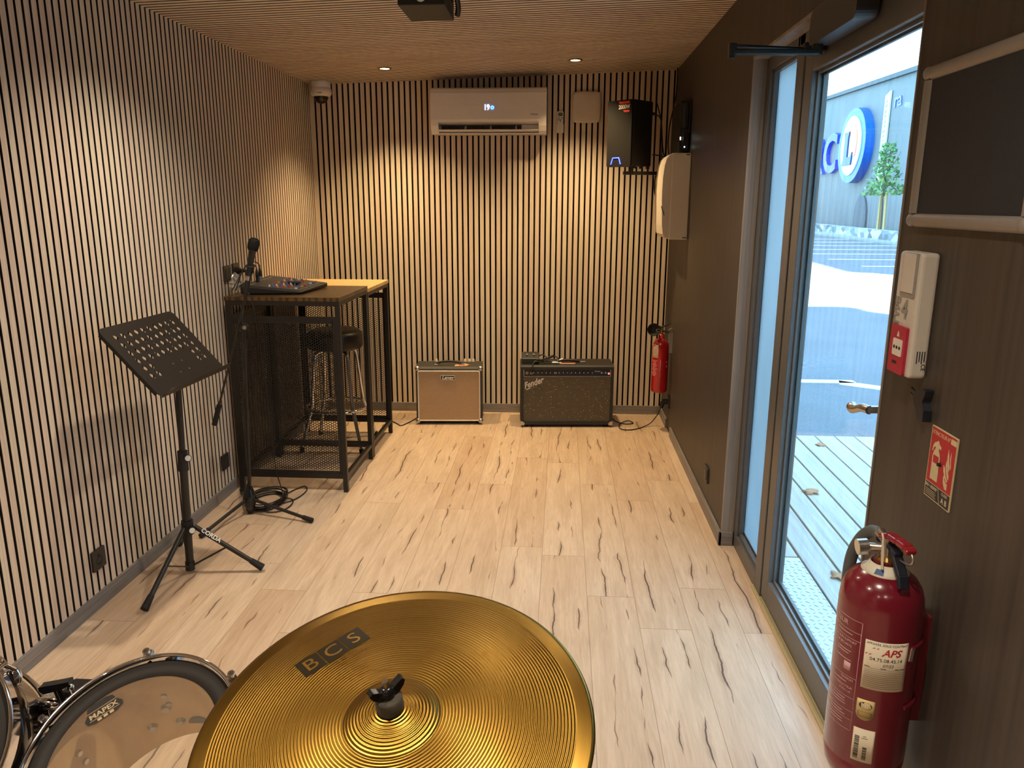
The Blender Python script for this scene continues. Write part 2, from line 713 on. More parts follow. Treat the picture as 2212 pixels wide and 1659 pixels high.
# left wall: felt-backed acoustic slats running vertically
b = MB()
b.box(-0.12, -0.011, YF - 0.1, 5.75, 0.0, 2.5, 1)
for k in range(-128, 81):
    y0 = 2.449 + 0.04 * k + 0.006
    y1 = y0 + 0.028
    if y1 > 5.6434:
        y1 = 5.6434
    if y0 > 5.63 or y0 < YF:
        continue
    b.box(-0.0115, 0.0, y0, y1, 0.066, 2.3711, faces=[2, 2, 2, 0, 2, 2])
structure(b.build('wall_left', [M_SLAT_L, M_FELT, M_EDGE]), 'left wall of vertical pale oak slats over black felt', 'wall')

# back wall
b = MB()
b.hexa([(-0.12, 5.6549, 0), (W + 0.2, 5.6549 + 0.043, 0), (W + 0.2, 5.80, 0), (-0.12, 5.80, 0),
        (-0.12, 5.6549, 2.55), (W + 0.2, 5.6549 + 0.043, 2.55), (W + 0.2, 5.80, 2.55), (-0.12, 5.80, 2.55)], 1)
for k in range(-1, 65):
    x0 = 0.0328 + 0.04 * k + 0.0062
    x1 = x0 + 0.0276
    x0, x1 = max(x0, -0.0), min(x1, W)
    if x1 - x0 < 0.004:
        continue
    ya, yb = yback(x0), yback(x1)
    za, zb = ceil_z(x0), ceil_z(x1)
    b.hexa([(x0, ya, 0.066), (x1, yb, 0.066), (x1, yb + 0.012, 0.066), (x0, ya + 0.012, 0.066),
            (x0, ya, za), (x1, yb, zb), (x1, yb + 0.012, zb), (x0, ya + 0.012, za)], faces=[2, 2, 0, 2, 2, 2])
structure(b.build('wall_back', [M_SLAT_B, M_FELT, M_EDGE]), 'back wall of vertical oak slats over black felt', 'wall')

# ceiling: the slats carry on across the room in line with those of the left wall
b = MB()
x0, x1 = -0.12, W + 0.2
b.hexa([(x0, YF - 0.1, ceil_z(x0) + 0.0115), (x1, YF - 0.1, ceil_z(x1) + 0.0115), (x1, 5.8, ceil_z(x1) + 0.0115), (x0, 5.8, ceil_z(x0) + 0.0115),
        (x0, YF - 0.1, 2.62), (x1, YF - 0.1, 2.62), (x1, 5.8, 2.62), (x0, 5.8, 2.62)], 1)
for k in range(-128, 82):
    y0 = 2.449 + 0.04 * k + 0.006
    y1 = min(y0 + 0.028, 5.69)
    if y0 > 5.68 or y0 < YF:
        continue
    xa, xb = -0.0005, W
    b.hexa([(xa, y0, ceil_z(xa)), (xb, y0, ceil_z(xb)), (xb, y1, ceil_z(xb)), (xa, y1, ceil_z(xa)),
            (xa, y0, ceil_z(xa) + 0.012), (xb, y0, ceil_z(xb) + 0.012), (xb, y1, ceil_z(xb) + 0.012), (xa, y1, ceil_z(xa) + 0.012)], faces=[0, 2, 2, 2, 2, 2])
structure(b.build('ceiling', [M_SLAT_C, M_FELT, M_EDGE]), 'slatted oak ceiling running across the room', 'ceiling')

# right wall with the door opening
DY0, DY1, DZ = 1.828, 3.405, 2.145
b = MB()
b.box(W, W + 0.055, DY1, 5.80, 0, 2.50)
b.box(W, W + 0.055, YF - 0.1, DY0, 0, 2.50)
b.box(W, W + 0.055, DY0, DY1, DZ, 2.50)
b.box(W + 0.055, W + 0.14, 3.45, 5.80, -0.3, 2.6)
b.box(W + 0.055, W + 0.14, YF - 0.1, 1.78, -0.3, 2.6)
b.box(W + 0.055, W + 0.14, 1.78, 3.45, 2.19, 2.6)
structure(b.build('wall_right', M_PANEL), 'dark brown wood-grain wall with the glazed door', 'wall')
b = MB()
b.box(-0.2, W + 0.2, YF - 0.15, YF, 0, 2.6)
structure(b.build('wall_front', M_PANEL), 'dark brown wall behind the viewpoint', 'wall')

# skirting boards
b = MB()
b.box(0.0, 0.006, YF, 5.63, 0, 0.064)
b.box(-0.011, 0.0, YF, 5.63, 0, 0.066)
structure(b.build('baseboard_left', M_SKIRT, bevel=0.0015), 'grey oak skirting along the left slats', 'skirting')
b = MB()
b.hexa([(0, yback(0) - 0.006, 0), (W, yback(W) - 0.006, 0), (W, yback(W) + 0.012, 0), (0, yback(0) + 0.012, 0),
        (0, yback(0) - 0.006, 0.066), (W, yback(W) - 0.006, 0.066), (W, yback(W) + 0.012, 0.066), (0, yback(0) + 0.012, 0.066)])
structure(b.build('baseboard_back', M_SKIRT, bevel=0.0015), 'grey oak skirting along the back slats', 'skirting')
b = MB()
b.box(W - 0.012, W, DY1 - 0.022, 5.12, 0, 0.066)
b.box(W - 0.012, W, 5.33, 5.66, 0, 0.066)
b.box(W - 0.012, W + 0.052, DY1 - 0.022, DY1 - 0.010, 0, 0.066)
b.box(W - 0.012, W, YF, DY0, 0, 0.066)
structure(b.build('baseboard_right', M_SKIRT, bevel=0.0015), 'grey oak skirting along the dark right wall', 'skirting')

# casing on the edges of the door opening
b = MB()
poly = rrect(0.060, 0.012, 0.0055, 4)
b.prism(poly, 0.066, DZ, frame((W + 0.028, DY1 - 0.006, 0), (1, 0, 0), (0, 1, 0)), smooth_side=True)
b.box(W - 0.002, W + 0.055, DY0 - 0.002, DY1, DZ - 0.012, DZ)
b.box(W - 0.003, W + 0.050, DY0 - 0.001, DY0 + 0.004, 0, DZ)
structure(b.build('trim_1', M_CASING), 'grey oak casing around the door opening', 'trim')
b = MB()
b.box(2.609, 2.622, DY0, 2.995, 0.0, 0.012)
b.box(2.622, 2.640, DY0, 2.985, 0.0, 0.006)
structure(b.build('trim_2', mat('pale_brass_strip', rgb(196, 182, 140), 0.4, 0.3, 0.05, 60), bevel=0.002), 'pale metal threshold strip in front of the door', 'threshold')

# ------------------------------------------------------------------ glazed door: fixed light and opening leaf
XF = 2.622
door = thing('door_1', 'tall bronze aluminium glazed door with a narrow fixed light beside it', 'door', (XF, 2.6, 0))
door['kind'] = 'structure'
FB = 0.07             # frame depth in x


def zbar(b, x0, x1, y0, y1, z0, z1, mi=0):
    b.box(x0, x1, y0, y1, z0, z1, mi)


b = MB()
zbar(b, XF, XF + FB, 3.345, 3.45, 0, 2.19)             # far jamb
zbar(b, XF, XF + FB, 1.78, 1.86, 0, 2.19)              # near jamb
zbar(b, XF, XF + FB, 2.96, 3.345, 2.085, 2.19)         # head over the fixed light
zbar(b, XF, XF + FB, 1.86, 2.96, 2.10, 2.19)           # head over the leaf
zbar(b, XF, XF + FB, 2.90, 2.985, 0, 2.19)             # post between
zbar(b, XF, XF + FB, 2.985, 3.345, 0, 0.068)           # sill of the fixed light
zbar(b, XF + 0.01, XF + FB, 1.86, 2.90, 0, 0.022)      # threshold
b.build('door_frame', M_ALU, door, bevel=0.003)
b = MB()
for zz in ((0.068, 0.082), (2.071, 2.085)):
    b.box(XF + 0.012, XF + 0.03, 2.985, 3.345, *zz)
b.box(XF + 0.012, XF + 0.03, 3.331, 3.345, 0.068, 2.085)
b.box(XF + 0.012, XF + 0.03, 2.985, 2.997, 0.068, 2.085)
b.box(XF + 0.0335, XF + 0.0365, 2.985, 3.345, 0.068, 0.088)
b.build('glazing_bead', M_ALU, door, bevel=0.002)
b = MB()
b.box(XF + 0.036, XF + 0.042, 2.98, 3.35, 0.06, 2.09)
b.build('fixed_pane', m_frosted(), door)
# opening leaf
leaf = MB()
LX0, LX1 = XF + 0.004, XF + 0.062
zbar(leaf, LX0, LX1, 2.808, 2.892, 0.022, 2.095)
zbar(leaf, LX0, LX1, 1.868, 1.945, 0.022, 2.095)
zbar(leaf, LX0, LX1, 1.945, 2.808, 0.022, 0.118)
zbar(leaf, LX0, LX1, 1.945, 2.808, 1.995, 2.095)
leaf = leaf.build('door_leaf', M_ALU, door, bevel=0.003)
b = MB()
for xa, xb, tt in ((XF + 0.022, XF + 0.030, 0.010), (XF + 0.040, XF + 0.05, 0.014)):
    b.box(xa, xb, 1.945, 2.808, 0.118, 0.118 + tt)
    b.box(xa, xb, 1.945, 2.808, 1.995 - tt, 1.995)
    b.box(xa, xb, 2.808 - tt, 2.808, 0.118, 1.995)
    b.box(xa, xb, 1.945, 1.945 + tt, 0.118, 1.995)
b.build('glazing_bead', M_ALU, leaf, bevel=0.0015)
b = MB()
b.box(XF + 0.030, XF + 0.036, 1.94, 2.813, 0.11, 2.0)
b.build('glass_pane', m_glass('door_glass', (0.86, 0.93, 0.95)), leaf)
b = MB()
b.box(LX0 - 0.010, LX0, 1.885, 1.915, 0.96, 1.16)
b.cyl((LX0 - 0.008, 1.90, 1.062), (2.568, 1.90, 1.062), 0.010)
b.tube(smooth_path([(2.568, 1.895, 1.062), (2.562, 1.925, 1.060), (2.564, 1.965, 1.046), (2.566, 1.995, 1.040), (2.566, 2.010, 1.048)], 6),
       [0.011] * 12 + [0.0115, 0.0115, 0.012, 0.012, 0.013, 0.0135, 0.0135, 0.014, 0.014, 0.014, 0.013, 0.012, 0.009], 14)
b.build('door_handle', M_STEEL, leaf, bevel=0.002)

# ------------------------------------------------------------------ perforated sheet
def perforated(b, w, h, M, pitch=0.0140, rad=0.0059, th=0.0015, mi=0):
    """sheet in local XY (0..w, 0..h) with round holes on a hexagonal grid"""
    dx, dy = pitch * sqrt(3) / 2, pitch
    m = 0.012
    nx = int((w - 2 * m) / dx)
    ny = int((h - 2 * m) / dy - 0.5)
    ox = (w - (nx - 1) * dx) / 2
    oy = (h - (ny - 0.5) * dy) / 2
    R = pitch / sqrt(3)
    vs, fs = [], []
    for z in (0, th):
        for i in range(nx):
            for j in range(ny):
                cx = ox + i * dx
                cy = oy + (j + (0.5 if i % 2 else 0)) * dy
                k = len(vs)
                for q in range(6):
                    a = pi / 3 * q
                    vs.append((cx + R * cos(a), cy + R * sin(a), z))
                for q in range(6):
                    a = pi / 3 * q
                    vs.append((cx + rad * cos(a), cy + rad * sin(a), z))
                for q in range(6):
                    r = (q + 1) % 6
                    f = (k + q, k + r, k + 6 + r, k + 6 + q)
                    fs.append(f if z else f[::-1])
    b.add(vs, fs, mi, False, M)
    # solid margins
    e = ox - R * 0.86
    for p in ((0, e + 0.004, 0, h), (w - e - 0.004, w, 0, h), (e, w - e, 0, oy - pitch * 0.42), (e, w - e, h - oy + pitch * 0.42 - 0.0, h)):
        b.hexa([(p[0], p[2], -0.0002), (p[1], p[2], -0.0002), (p[1], p[3], -0.0002), (p[0], p[3], -0.0002),
                (p[0], p[2], th + 0.0002), (p[1], p[2], th + 0.0002), (p[1], p[3], th + 0.0002), (p[0], p[3], th + 0.0002)], mi, M)


def m_tabletop(name, d, l, rough):
    t = NT(name)
    p = t.pos((1, 1, 1))
    w = t.new('ShaderNodeTexWave')
    w.inputs['Scale'].default_value = 5.5
    w.inputs['Distortion'].default_value = 5.0
    w.inputs['Detail'].default_value = 3.0
    w.inputs['Detail Scale'].default_value = 1.6
    mp = t.new('ShaderNodeMapping')
    mp.inputs['Rotation'].default_value = (0, 0, radians(20))
    mp.inputs['Scale'].default_value = (1.6, 0.5, 1)
    t.link(p, mp.inputs[0])
    t.link(mp.outputs[0], w.inputs['Vector'])
    t.link(t.ramp(w.outputs['Fac'], [(0.15, d), (0.7, l)]), t.b.inputs['Base Color'])
    t.b.inputs['Roughness'].default_value = rough
    return t.m


M_TOP_DARK = m_tabletop('dark_pine', rgb(58, 40, 20), rgb(92, 68, 38), 0.3)  # dark brown with wavy bands
M_TOP_PALE = m_tabletop('pale_pine', rgb(214, 176, 116), rgb(224, 190, 134), 0.4)


def bar_table(y0, y1, zt, top, label, end):
    x0, x1 = 0.028, 0.640
    T = thing('bar_table', label, 'table', ((x0 + x1) / 2, (y0 + y1) / 2, 0), 'black steel bar tables')
    s = 0.026
    for x in (x0, x1 - s):
        for y in (y0, y1 - s):
            b = MB()
            b.box(x, x + s, y, y + s, 0.0, zt - 0.022)
            b.build('leg', M_BLACK, T, bevel=0.002)
    b = MB()
    zr = zt - 0.046
    for y in (y0, y1 - s):
        b.box(x0 + s, x1 - s, y, y + s, zr, zr + 0.024)
    for x in (x0, x1 - s):
        b.box(x, x + s, y0 + s, y1 - s, zr, zr + 0.024)
    b.build('top_rail', M_BLACK, T, bevel=0.002)
    for x in (x0, x1 - s):
        b = MB()
        b.box(x + 0.002, x + s - 0.002, y0 + s, y1 - s, 0.078, 0.102)
        b.build('stretcher', M_BLACK, T, bevel=0.002)
    for y in (y0, y1 - s):
        b = MB()
        b.box(x0 + s, x1 - s, y + 0.002, y + s - 0.002, 0.078, 0.102)
        b.build('stretcher', M_BLACK, T, bevel=0.002)
    b = MB()
    b.box(x0 - 0.002, x1 + 0.004, y0 - 0.002, y1 + 0.002, zt - 0.022, zt)
    b.build('tabletop', top, T, bevel=0.002)
    # perforated panels: one towards the wall, one across the end
    ph = 0.855
    b = MB()
    yy = y0 + 0.004 if end == 'near' else y1 - 0.006
    perforated(b, x1 - x0 - 2 * s, ph, frame((x0 + s, yy, 0.104), (1, 0, 0), (0, 0, 1)))
    b.box(x0 + s, x1 - s, yy - 0.003, yy + 0.006, 0.102 + ph, 0.122 + ph)
    b.box(x0 + s, x1 - s, yy - 0.003, yy + 0.006, 0.100, 0.110)
    b.build('perforated_panel', M_BLACK, T)
    b = MB()
    perforated(b, y1 - y0 - 2 * s, ph, frame((x0 + 0.006, y0 + s, 0.104), (0, 1, 0), (0, 0, 1)))
    b.box(x0 + 0.003, x0 + 0.012, y0 + s, y1 - s, 0.102 + ph, 0.122 + ph)
    b.build('perforated_panel', M_BLACK, T)
    return T


bar_table(3.925, 4.515, 1.079, M_TOP_DARK, 'black steel bar table with dark top carrying the mixing desk', 'near')
bar_table(4.525, 5.075, 1.062, M_TOP_PALE, 'black steel bar table with pale pine top in the back corner', 'far')

# ------------------------------------------------------------------ bar stool
SX, SY = 0.345, 4.80
st = thing('bar_stool', 'backless bar stool with black padded seat and chrome legs under the bar tables', 'stool', (SX, SY, 0))
b = MB()
b.lathe([(0.0, 0.772), (0.12, 0.772), (0.155, 0.766), (0.172, 0.750), (0.176, 0.735), (0.176, 0.668), (0.170, 0.654), (0.150, 0.646), (0.0, 0.646)], 40,
        Matrix.Translation((SX, SY, 0)))
b.build('seat', mat('black_vinyl', rgb(24, 22, 22), 0.4, 0, 0.1, 60), st)
for i in range(2):
    b = MB()
    a = pi / 4 + i * pi / 2
    for sgn in (1, -1):
        d = Vector((cos(a) * sgn, sin(a) * sgn, 0))
        P = [Vector((SX, SY, 0)) + d * r + Vector((0, 0, z)) for r, z in
             ((0.02, 0.636), (0.10, 0.636), (0.135, 0.626), (0.150, 0.600), (0.158, 0.54), (0.185, 0.30), (0.200, 0.245), (0.250, 0.09), (0.272, 0.012))]
        b2 = MB()
        b2.tube(smooth_path(P, 5), 0.0115, 12)
        b2.build('leg', M_CHROME, st)
        b3 = MB()
        b3.cyl(P[-1] + Vector((0, 0, 0.018)), P[-1] + d * 0.003 - Vector((0, 0, 0.012)), 0.0145, 0.0145, 12)
        b3.build('foot_cap', M_RUBBER, st)
b = MB()
b.tube([(SX + 0.204 * cos(2 * pi * k / 40), SY + 0.204 * sin(2 * pi * k / 40), 0.262) for k in range(40)], 0.0095, 10, closed=True)
b.build('foot_ring', M_CHROME, st)
b = MB()
b.lathe([(0, 0.646), (0.11, 0.646), (0.11, 0.636), (0, 0.636)], 24, Matrix.Translation((SX, SY, 0)))
b.build('seat_plate', M_BLACK, st)

# ------------------------------------------------------------------ mixing desk
mx = thing('mixing_desk', 'black sloped mixing desk with knobs and cables on the dark bar table', 'mixer', (0.27, 4.2, 1.079))
A, B_, C_, D_ = (0.085, 4.00), (0.400, 4.05), (0.430, 4.43), (0.095, 4.40)
za, zb_, zc_, zd_ = 1.128, 1.096, 1.106, 1.150
b = MB()
z0 = 1.083
b.hexa([(*A, z0), (*B_, z0), (*C_, z0), (*D_, z0), (*A, za), (*B_, zb_), (*C_, zc_), (*D_, zd_)])
b.build('casing', M_BLACKM, mx, bevel=0.006)


def mixer_pt(u, v, up=0.0):
    p = [Vector((*q, z)) for q, z in ((A, za), (B_, zb_), (C_, zc_), (D_, zd_))]
    n = (p[1] - p[0]).cross(p[3] - p[0]).normalized()
    return (p[0] * (1 - u) + p[1] * u) * (1 - v) + (p[3] * (1 - u) + p[2] * u) * v + n * up


b = MB()
q = [mixer_pt(u, v, 0.0006) for u, v in ((0.04, 0.04), (0.96, 0.05), (0.96, 0.95), (0.04, 0.95))]
b.hexa(q + [p + Vector((0, 0, 0.0015)) for p in q])
b.build('control_panel', M_GREY, mx)
kc = [mat('knob_white', rgb(220, 220, 220), 0.4), mat('knob_red', rgb(200, 60, 60), 0.4), mat('knob_blue', rgb(80, 110, 200), 0.4),
      mat('knob_grey', rgb(120, 120, 128), 0.4), mat('knob_amber', rgb(220, 150, 70), 0.4)]
for i in range(8):
    for j in range(5):
        b = MB()
        p0, p1 = mixer_pt(0.42 + 0.068 * j, 0.12 + 0.105 * i, 0.001), mixer_pt(0.42 + 0.068 * j, 0.12 + 0.105 * i, 0.012)
        b.cyl(p0, p1, 0.0055, 0.0045, 10)
        b.build('knob', kc[(i * 3 + j * 2) % 5], mx)
for i in range(8):
    b = MB()
    p = mixer_pt(0.86, 0.12 + 0.105 * i, 0.006)
    b.box(p.x - 0.007, p.x + 0.007, p.y - 0.004, p.y + 0.004, p.z - 0.004, p.z + 0.004)
    b.build('fader', kc[(i * 2) % 5], mx, bevel=0.001)
for i in range(8):
    b = MB()
    p0, p1 = mixer_pt(0.12, 0.12 + 0.105 * i, 0.0005), mixer_pt(0.12, 0.12 + 0.105 * i, 0.004)
    b.cyl(p0, p1, 0.0125, 0.0125, 16)
    b.cyl(p1, p1 + (p1 - p0) * 0.15, 0.008, 0.008, 12)
    b.build('socket', M_STEEL, mx)
b = MB()
p = mixer_pt(0.62, 0.52, 0.02)
b.box(p.x - 0.035, p.x + 0.035, p.y - 0.03, p.y + 0.03, p.z - 0.018, p.z - 0.004)
b.build('handset', M_BLACKM, mx, bevel=0.004)


def xlr_cable(name, label, base, path, body_mats):
    t = thing(name, label, 'cable', path[-1], 'signal cables of the mixing desk')
    b = MB()
    d = Vector((0.004, -0.002, 1)).normalized()
    base = Vector(base)
    b.cyl(base, base + d * 0.028, 0.0085, 0.0085, 14)
    b.build('connector', body_mats[0], t)
    b = MB()
    b.lathe([(0, 0), (0.0088, 0), (0.0092, 0.012), (0.0075, 0.028), (0.0045, 0.045), (0, 0.046)], 14, axis(base + d * 0.027, d))
    b.build('connector_sleeve', M_BLACKM, t)
    b = MB()
    b.tube(smooth_path([base + d * 0.066] + path, 8), 0.0030, 8)
    b.build('cord', M_CABLE, t)
    return t


p = mixer_pt(0.12, 0.435, 0.004)
xlr_cable('audio_cable', 'black cable arching from a steel connector at the back of the mixing desk', p + Vector((0, 0, 0)),
          [p + Vector((0.0, 0.0, 0.088)), p + Vector((-0.015, -0.035, 0.108)), p + Vector((-0.03, -0.10, 0.095)), p + Vector((-0.045, -0.16, 0.045)), p + Vector((-0.06, -0.19, 0.002)), p + Vector((-0.065, -0.235, -0.030))], (M_STEEL,))
p = mixer_pt(0.12, 0.33, 0.004)
xlr_cable('audio_cable', 'black cable arching from a black connector at the back of the mixing desk', p,
          [p + Vector((-0.002, -0.003, 0.086)), p + Vector((-0.02, -0.025, 0.104)), p + Vector((-0.035, -0.06, 0.090)), p + Vector((-0.05, -0.09, 0.052)), p + Vector((-0.058, -0.11, 0.012)), p + Vector((-0.062, -0.15, -0.030))], (M_BLACKM,))

# crumpled clear bag between desk and wall
b = MB()
vs, fs = [], []
random.seed(5)
n, m = 14, 9
for i in range(m + 1):
    for k in range(n):
        a = 2 * pi * k / n
        r = sin(pi * min(max(i / m, 0.04), 0.97)) * (1 + random.uniform(-0.35, 0.35))
        vs.append((0.040 + 0.026 * r * cos(a), 4.055 + 0.055 * r * sin(a), 1.080 + 0.115 * i / m))
for i in range(m):
    for k in range(n):
        fs.append((i * n + k, i * n + (k + 1) % n, (i + 1) * n + (k + 1) % n, (i + 1) * n + k))
b.add(vs, fs)
t = NT('clear_plastic_film')
t.b.inputs['Base Color'].default_value = (0.75, 0.72, 0.68, 1)
t.b.inputs['Roughness'].default_value = 0.12
nz = t.noise(t.pos(), 60, 3)
t.link(t.ramp(nz, [(0.35, (0.15, 0.15, 0.15)), (0.7, (0.55, 0.55, 0.55))]), t.b.inputs['Alpha'])
tag(b.build('plastic_bag', t.m), 'crumpled clear plastic bag by the wall beside the mixing desk', 'bag')

# ------------------------------------------------------------------ wall sockets
M_SOCKET = mat('anthracite_socket', rgb(52, 48, 44), 0.4, 0, 0.04, 50)


def socket(origin, x, y, label, round_hole=True, group='anthracite wall sockets'):
    """plate centred on origin in the local XY plane, facing local Z"""
    M = frame(origin, x, y)
    s = thing('wall_socket', label, 'socket', origin, group)
    b = MB()
    b.prism(rrect(0.082, 0.082, 0.004, 3), 0.0, 0.009, M)
    b.build('cover_plate', M_SOCKET, s, bevel=0.0015)
    b = MB()
    if round_hole:
        b.lathe([(0.0235, 0.0085), (0.0235, 0.0102), (0.0215, 0.0102), (0.0205, 0.0092), (0.0, 0.0088)], 32, M)
        b.cyl(M @ Vector((0, 0.011, 0.009)), M @ Vector((0, 0.011, 0.014)), 0.0023, 0.002, 8)
        b.build('outlet', mat('anthracite_outlet', rgb(40, 37, 34), 0.35), s)
    else:
        b.prism(rrect(0.052, 0.052, 0.003, 3), 0.009, 0.0115, M)
        b.build('blank_insert', M_SOCKET, s)
    return s


XN, ZN = (0, 1, 0), (0, 0, 1)
socket((0.0005, 2.658, 0.200), XN, ZN, 'anthracite wall socket low on the slats left of the music stand')
socket((0.0005, 3.818, 0.202), XN, ZN, 'anthracite wall plate low on the slats behind the microphone stand', False)
socket((0.0005, 4.035, 1.190), XN, ZN, 'anthracite wall plate above the plastic bag by the mixing desk', False)
socket((0.0005, 4.150, 1.195), XN, ZN, 'anthracite wall socket holding a black plug behind the microphone')
socket((W - 0.0005, 3.80, 0.205), (0, -1, 0), ZN, 'small dark wall plate low on the right wall above the skirting', False)
socket((W - 0.0005, 5.28, 0.205), (0, -1, 0), ZN, 'wall socket in the far right corner under the slim extinguisher')
pl = thing('power_plug', 'black mains plug in the wall socket behind the microphone', 'plug', (0.009, 4.15, 1.195))
b = MB()
b.cyl((0.0095, 4.15, 1.195), (0.030, 4.15, 1.195), 0.0185, 0.017, 20)
b.cyl((0.030, 4.15, 1.195), (0.062, 4.148, 1.194), 0.010, 0.008, 16)
b.build('plug_body', M_BLACKM, pl, bevel=0.002)
b = MB()
b.tube(smooth_path([(0.060, 4.148, 1.194), (0.085, 4.14, 1.190), (0.092, 4.12, 1.165), (0.075, 4.09, 1.135), (0.06, 4.06, 1.120), (0.07, 4.03, 1.12)], 7), 0.0032, 8)
b.build('cord', M_CABLE, pl)

# ------------------------------------------------------------------ microphone stand
ms = thing('microphone_stand', 'black boom microphone stand with folding tripod in front of the bar table', 'microphone stand', (0.217, 3.596, 0))
MP = Vector((0.217, 3.596, 0))
PT = Vector((0.266, 3.596, 0.968))
b = MB()
b.cyl(MP + Vector((0.004, 0, 0.02)), MP + (PT - MP) * 0.55, 0.0095, 0.0095, 14)
b.cyl(MP + (PT - MP) * 0.55, PT, 0.0075, 0.0075, 14)
b.cyl(MP + (PT - MP) * 0.53, MP + (PT - MP) * 0.58, 0.013, 0.012, 14)
b.build('pole', M_BLACK, ms)
b = MB()
b.lathe([(0.0, 0.022), (0.020, 0.022), (0.030, 0.055), (0.034, 0.080), (0.031, 0.105), (0.021, 0.135), (0.012, 0.155), (0.010, 0.165), (0.0, 0.165)], 24,
        axis(MP + Vector((0.002, 0, 0.0)), (0.03, 0, 1)))
b.build('hub', mat('gloss_black_plastic', rgb(24, 24, 26), 0.22), ms)
b = MB()
b.cyl(MP + Vector((0, 0, 0.003)), MP + Vector((0.002, 0, 0.03)), 0.011, 0.011, 14)
b.build('foot_cap', M_RUBBER, ms)
for fx, fy in ((0.576, 3.503), (0.103, 3.285), (0.055, 3.885)):
    a = MP + Vector(((fx - MP.x) * 0.06, (fy - MP.y) * 0.06, 0.083))
    e = Vector((fx, fy, 0.014))
    b = MB()
    b.cyl(a, a + (e - a) * 0.9, 0.0085, 0.0085, 12)
    lg = b.build('leg', M_BLACK, ms)
    b = MB()
    d = (e - a).normalized()
    b.cyl(e - d * 0.055, e, 0.0115, 0.013, 14)
    b.build('rubber_foot', M_RUBBER, lg)
B0, B1 = Vector((0.078, 3.585, 0.482)), Vector((0.334, 3.585, 1.262))
bd = (B1 - B0).normalized()
b = MB()
b.cyl(B0, B1, 0.0056, 0.0056, 12)
bo = b.build('boom', M_BLACK, ms)
b = MB()
b.cyl(B0 - bd * 0.005, B0 + bd * 0.105, 0.0135, 0.0125, 16)
b.build('counterweight', M_RUBBER, bo)
b = MB()
b.cyl(PT - Vector((0, 0, 0.02)), PT + Vector((0, 0, 0.022)), 0.0115, 0.0115, 14)
b.cyl(PT + Vector((0, -0.030, 0)), PT + Vector((0, 0.016, 0)), 0.0165, 0.0165, 18)
b.build('clutch', M_BLACKM, ms)
b = MB()
b.cyl(PT + Vector((0.012, -0.034, 0.006)), PT + Vector((0.012, -0.028, 0.006)), 0.0095, 0.0095, 18)
tag(b.build('clutch_knob', M_STEEL, ms), 'bright steel knob')
MB0, MB1 = Vector((0.312, 3.574, 1.222)), Vector((0.350, 3.574, 1.372))
md = (MB1 - MB0).normalized()
b = MB()
q = MB0 + md * 0.045
b.tube([q + (Vector((0.021, 0, 0)) * cos(t) + Vector((0, 0.021, 0)) * sin(t)) for t in [2 * pi * k / 20 for k in range(20)]], 0.0035, 6, closed=True)
b.bar(B1 - bd * 0.03, MB0 + md * 0.04 + Vector((0.012, 0.012, 0)), 0.013, 0.012)
b.build('mic_clip', M_BLACKM, ms)

mic = thing('microphone', 'black hand microphone with mesh head clipped on the boom', 'microphone', MB0)
b = MB()
b.lathe([(0.0, 0.0), (0.0115, 0.0), (0.0125, 0.004), (0.0135, 0.06), (0.0175, 0.118), (0.0195, 0.122), (0.0195, 0.128), (0.0, 0.128)], 22, axis(MB0, md))
b.build('handle_body', mat('mic_black_paint', rgb(26, 25, 24), 0.35), mic)
b = MB()
b.lathe([(0.020, 0.122), (0.0255, 0.132), (0.0265, 0.145), (0.0265, 0.158), (0.024, 0.172), (0.016, 0.181), (0.0, 0.184)], 24, axis(MB0, md))
t = NT('black_wire_mesh')
ck = t.new('ShaderNodeTexChecker')
ck.inputs['Scale'].default_value = 900
t.link(t.pos(), ck.inputs['Vector'])
ck.inputs['Color1'].default_value = rgb(14, 13, 12)
ck.inputs['Color2'].default_value = rgb(36, 33, 30)
t.link(ck.outputs[0], t.b.inputs['Base Color'])
t.b.inputs['Roughness'].default_value = 0.75
t.b.inputs['Specular IOR Level'].default_value = 0.15
M_MESH = t.m
b.build('mesh_head', M_MESH, mic)
b = MB()
b.lathe([(0.0199, 0.1215), (0.0215, 0.1225), (0.0215, 0.1265), (0.0199, 0.1275)], 22, axis(MB0, md))
b.build('collar', M_GREY, mic)

mc = thing('microphone_cable', 'black cable running from the microphone down to a coil on the floor', 'cable', (0.25, 3.74, 0))
b = MB()
b.cyl(MB0 - md * 0.022, MB0 + md * 0.002, 0.0098, 0.0098, 16)
tag(b.build('connector_ring', M_STEEL, mc), 'shiny steel connector ring')
b = MB()
b.lathe([(0.0095, 0.0), (0.0100, 0.012), (0.0085, 0.045), (0.0055, 0.075), (0.003, 0.085)], 16, axis(MB0 - md * 0.021, -md))
b.build('connector_sleeve', M_BLACKM, mc)
b = MB()
E_ = MB0 - md * 0.10
b.tube(smooth_path([E_, E_ + Vector((-0.012, 0.004, -0.06)), (0.272, 3.565, 1.02), (0.262, 3.57, 0.9), (0.235, 3.572, 0.5), (0.235, 3.575, 0.2), (0.262, 3.60, 0.08), (0.32, 3.63, 0.012)], 8), 0.0031, 8)
b.tube(smooth_path([(0.10, 4.30, 1.092), (0.115, 4.05, 1.122), (0.160, 3.90, 1.118), (0.200, 3.875, 1.05), (0.232, 3.86, 0.80), (0.262, 3.84, 0.45), (0.285, 3.81, 0.18), (0.318, 3.79, 0.06), (0.335, 3.75, 0.012), (0.31, 3.69, 0.012)], 8), 0.0031, 8)
b.build('cord', M_CABLE, mc)
b = MB()
random.seed(11)
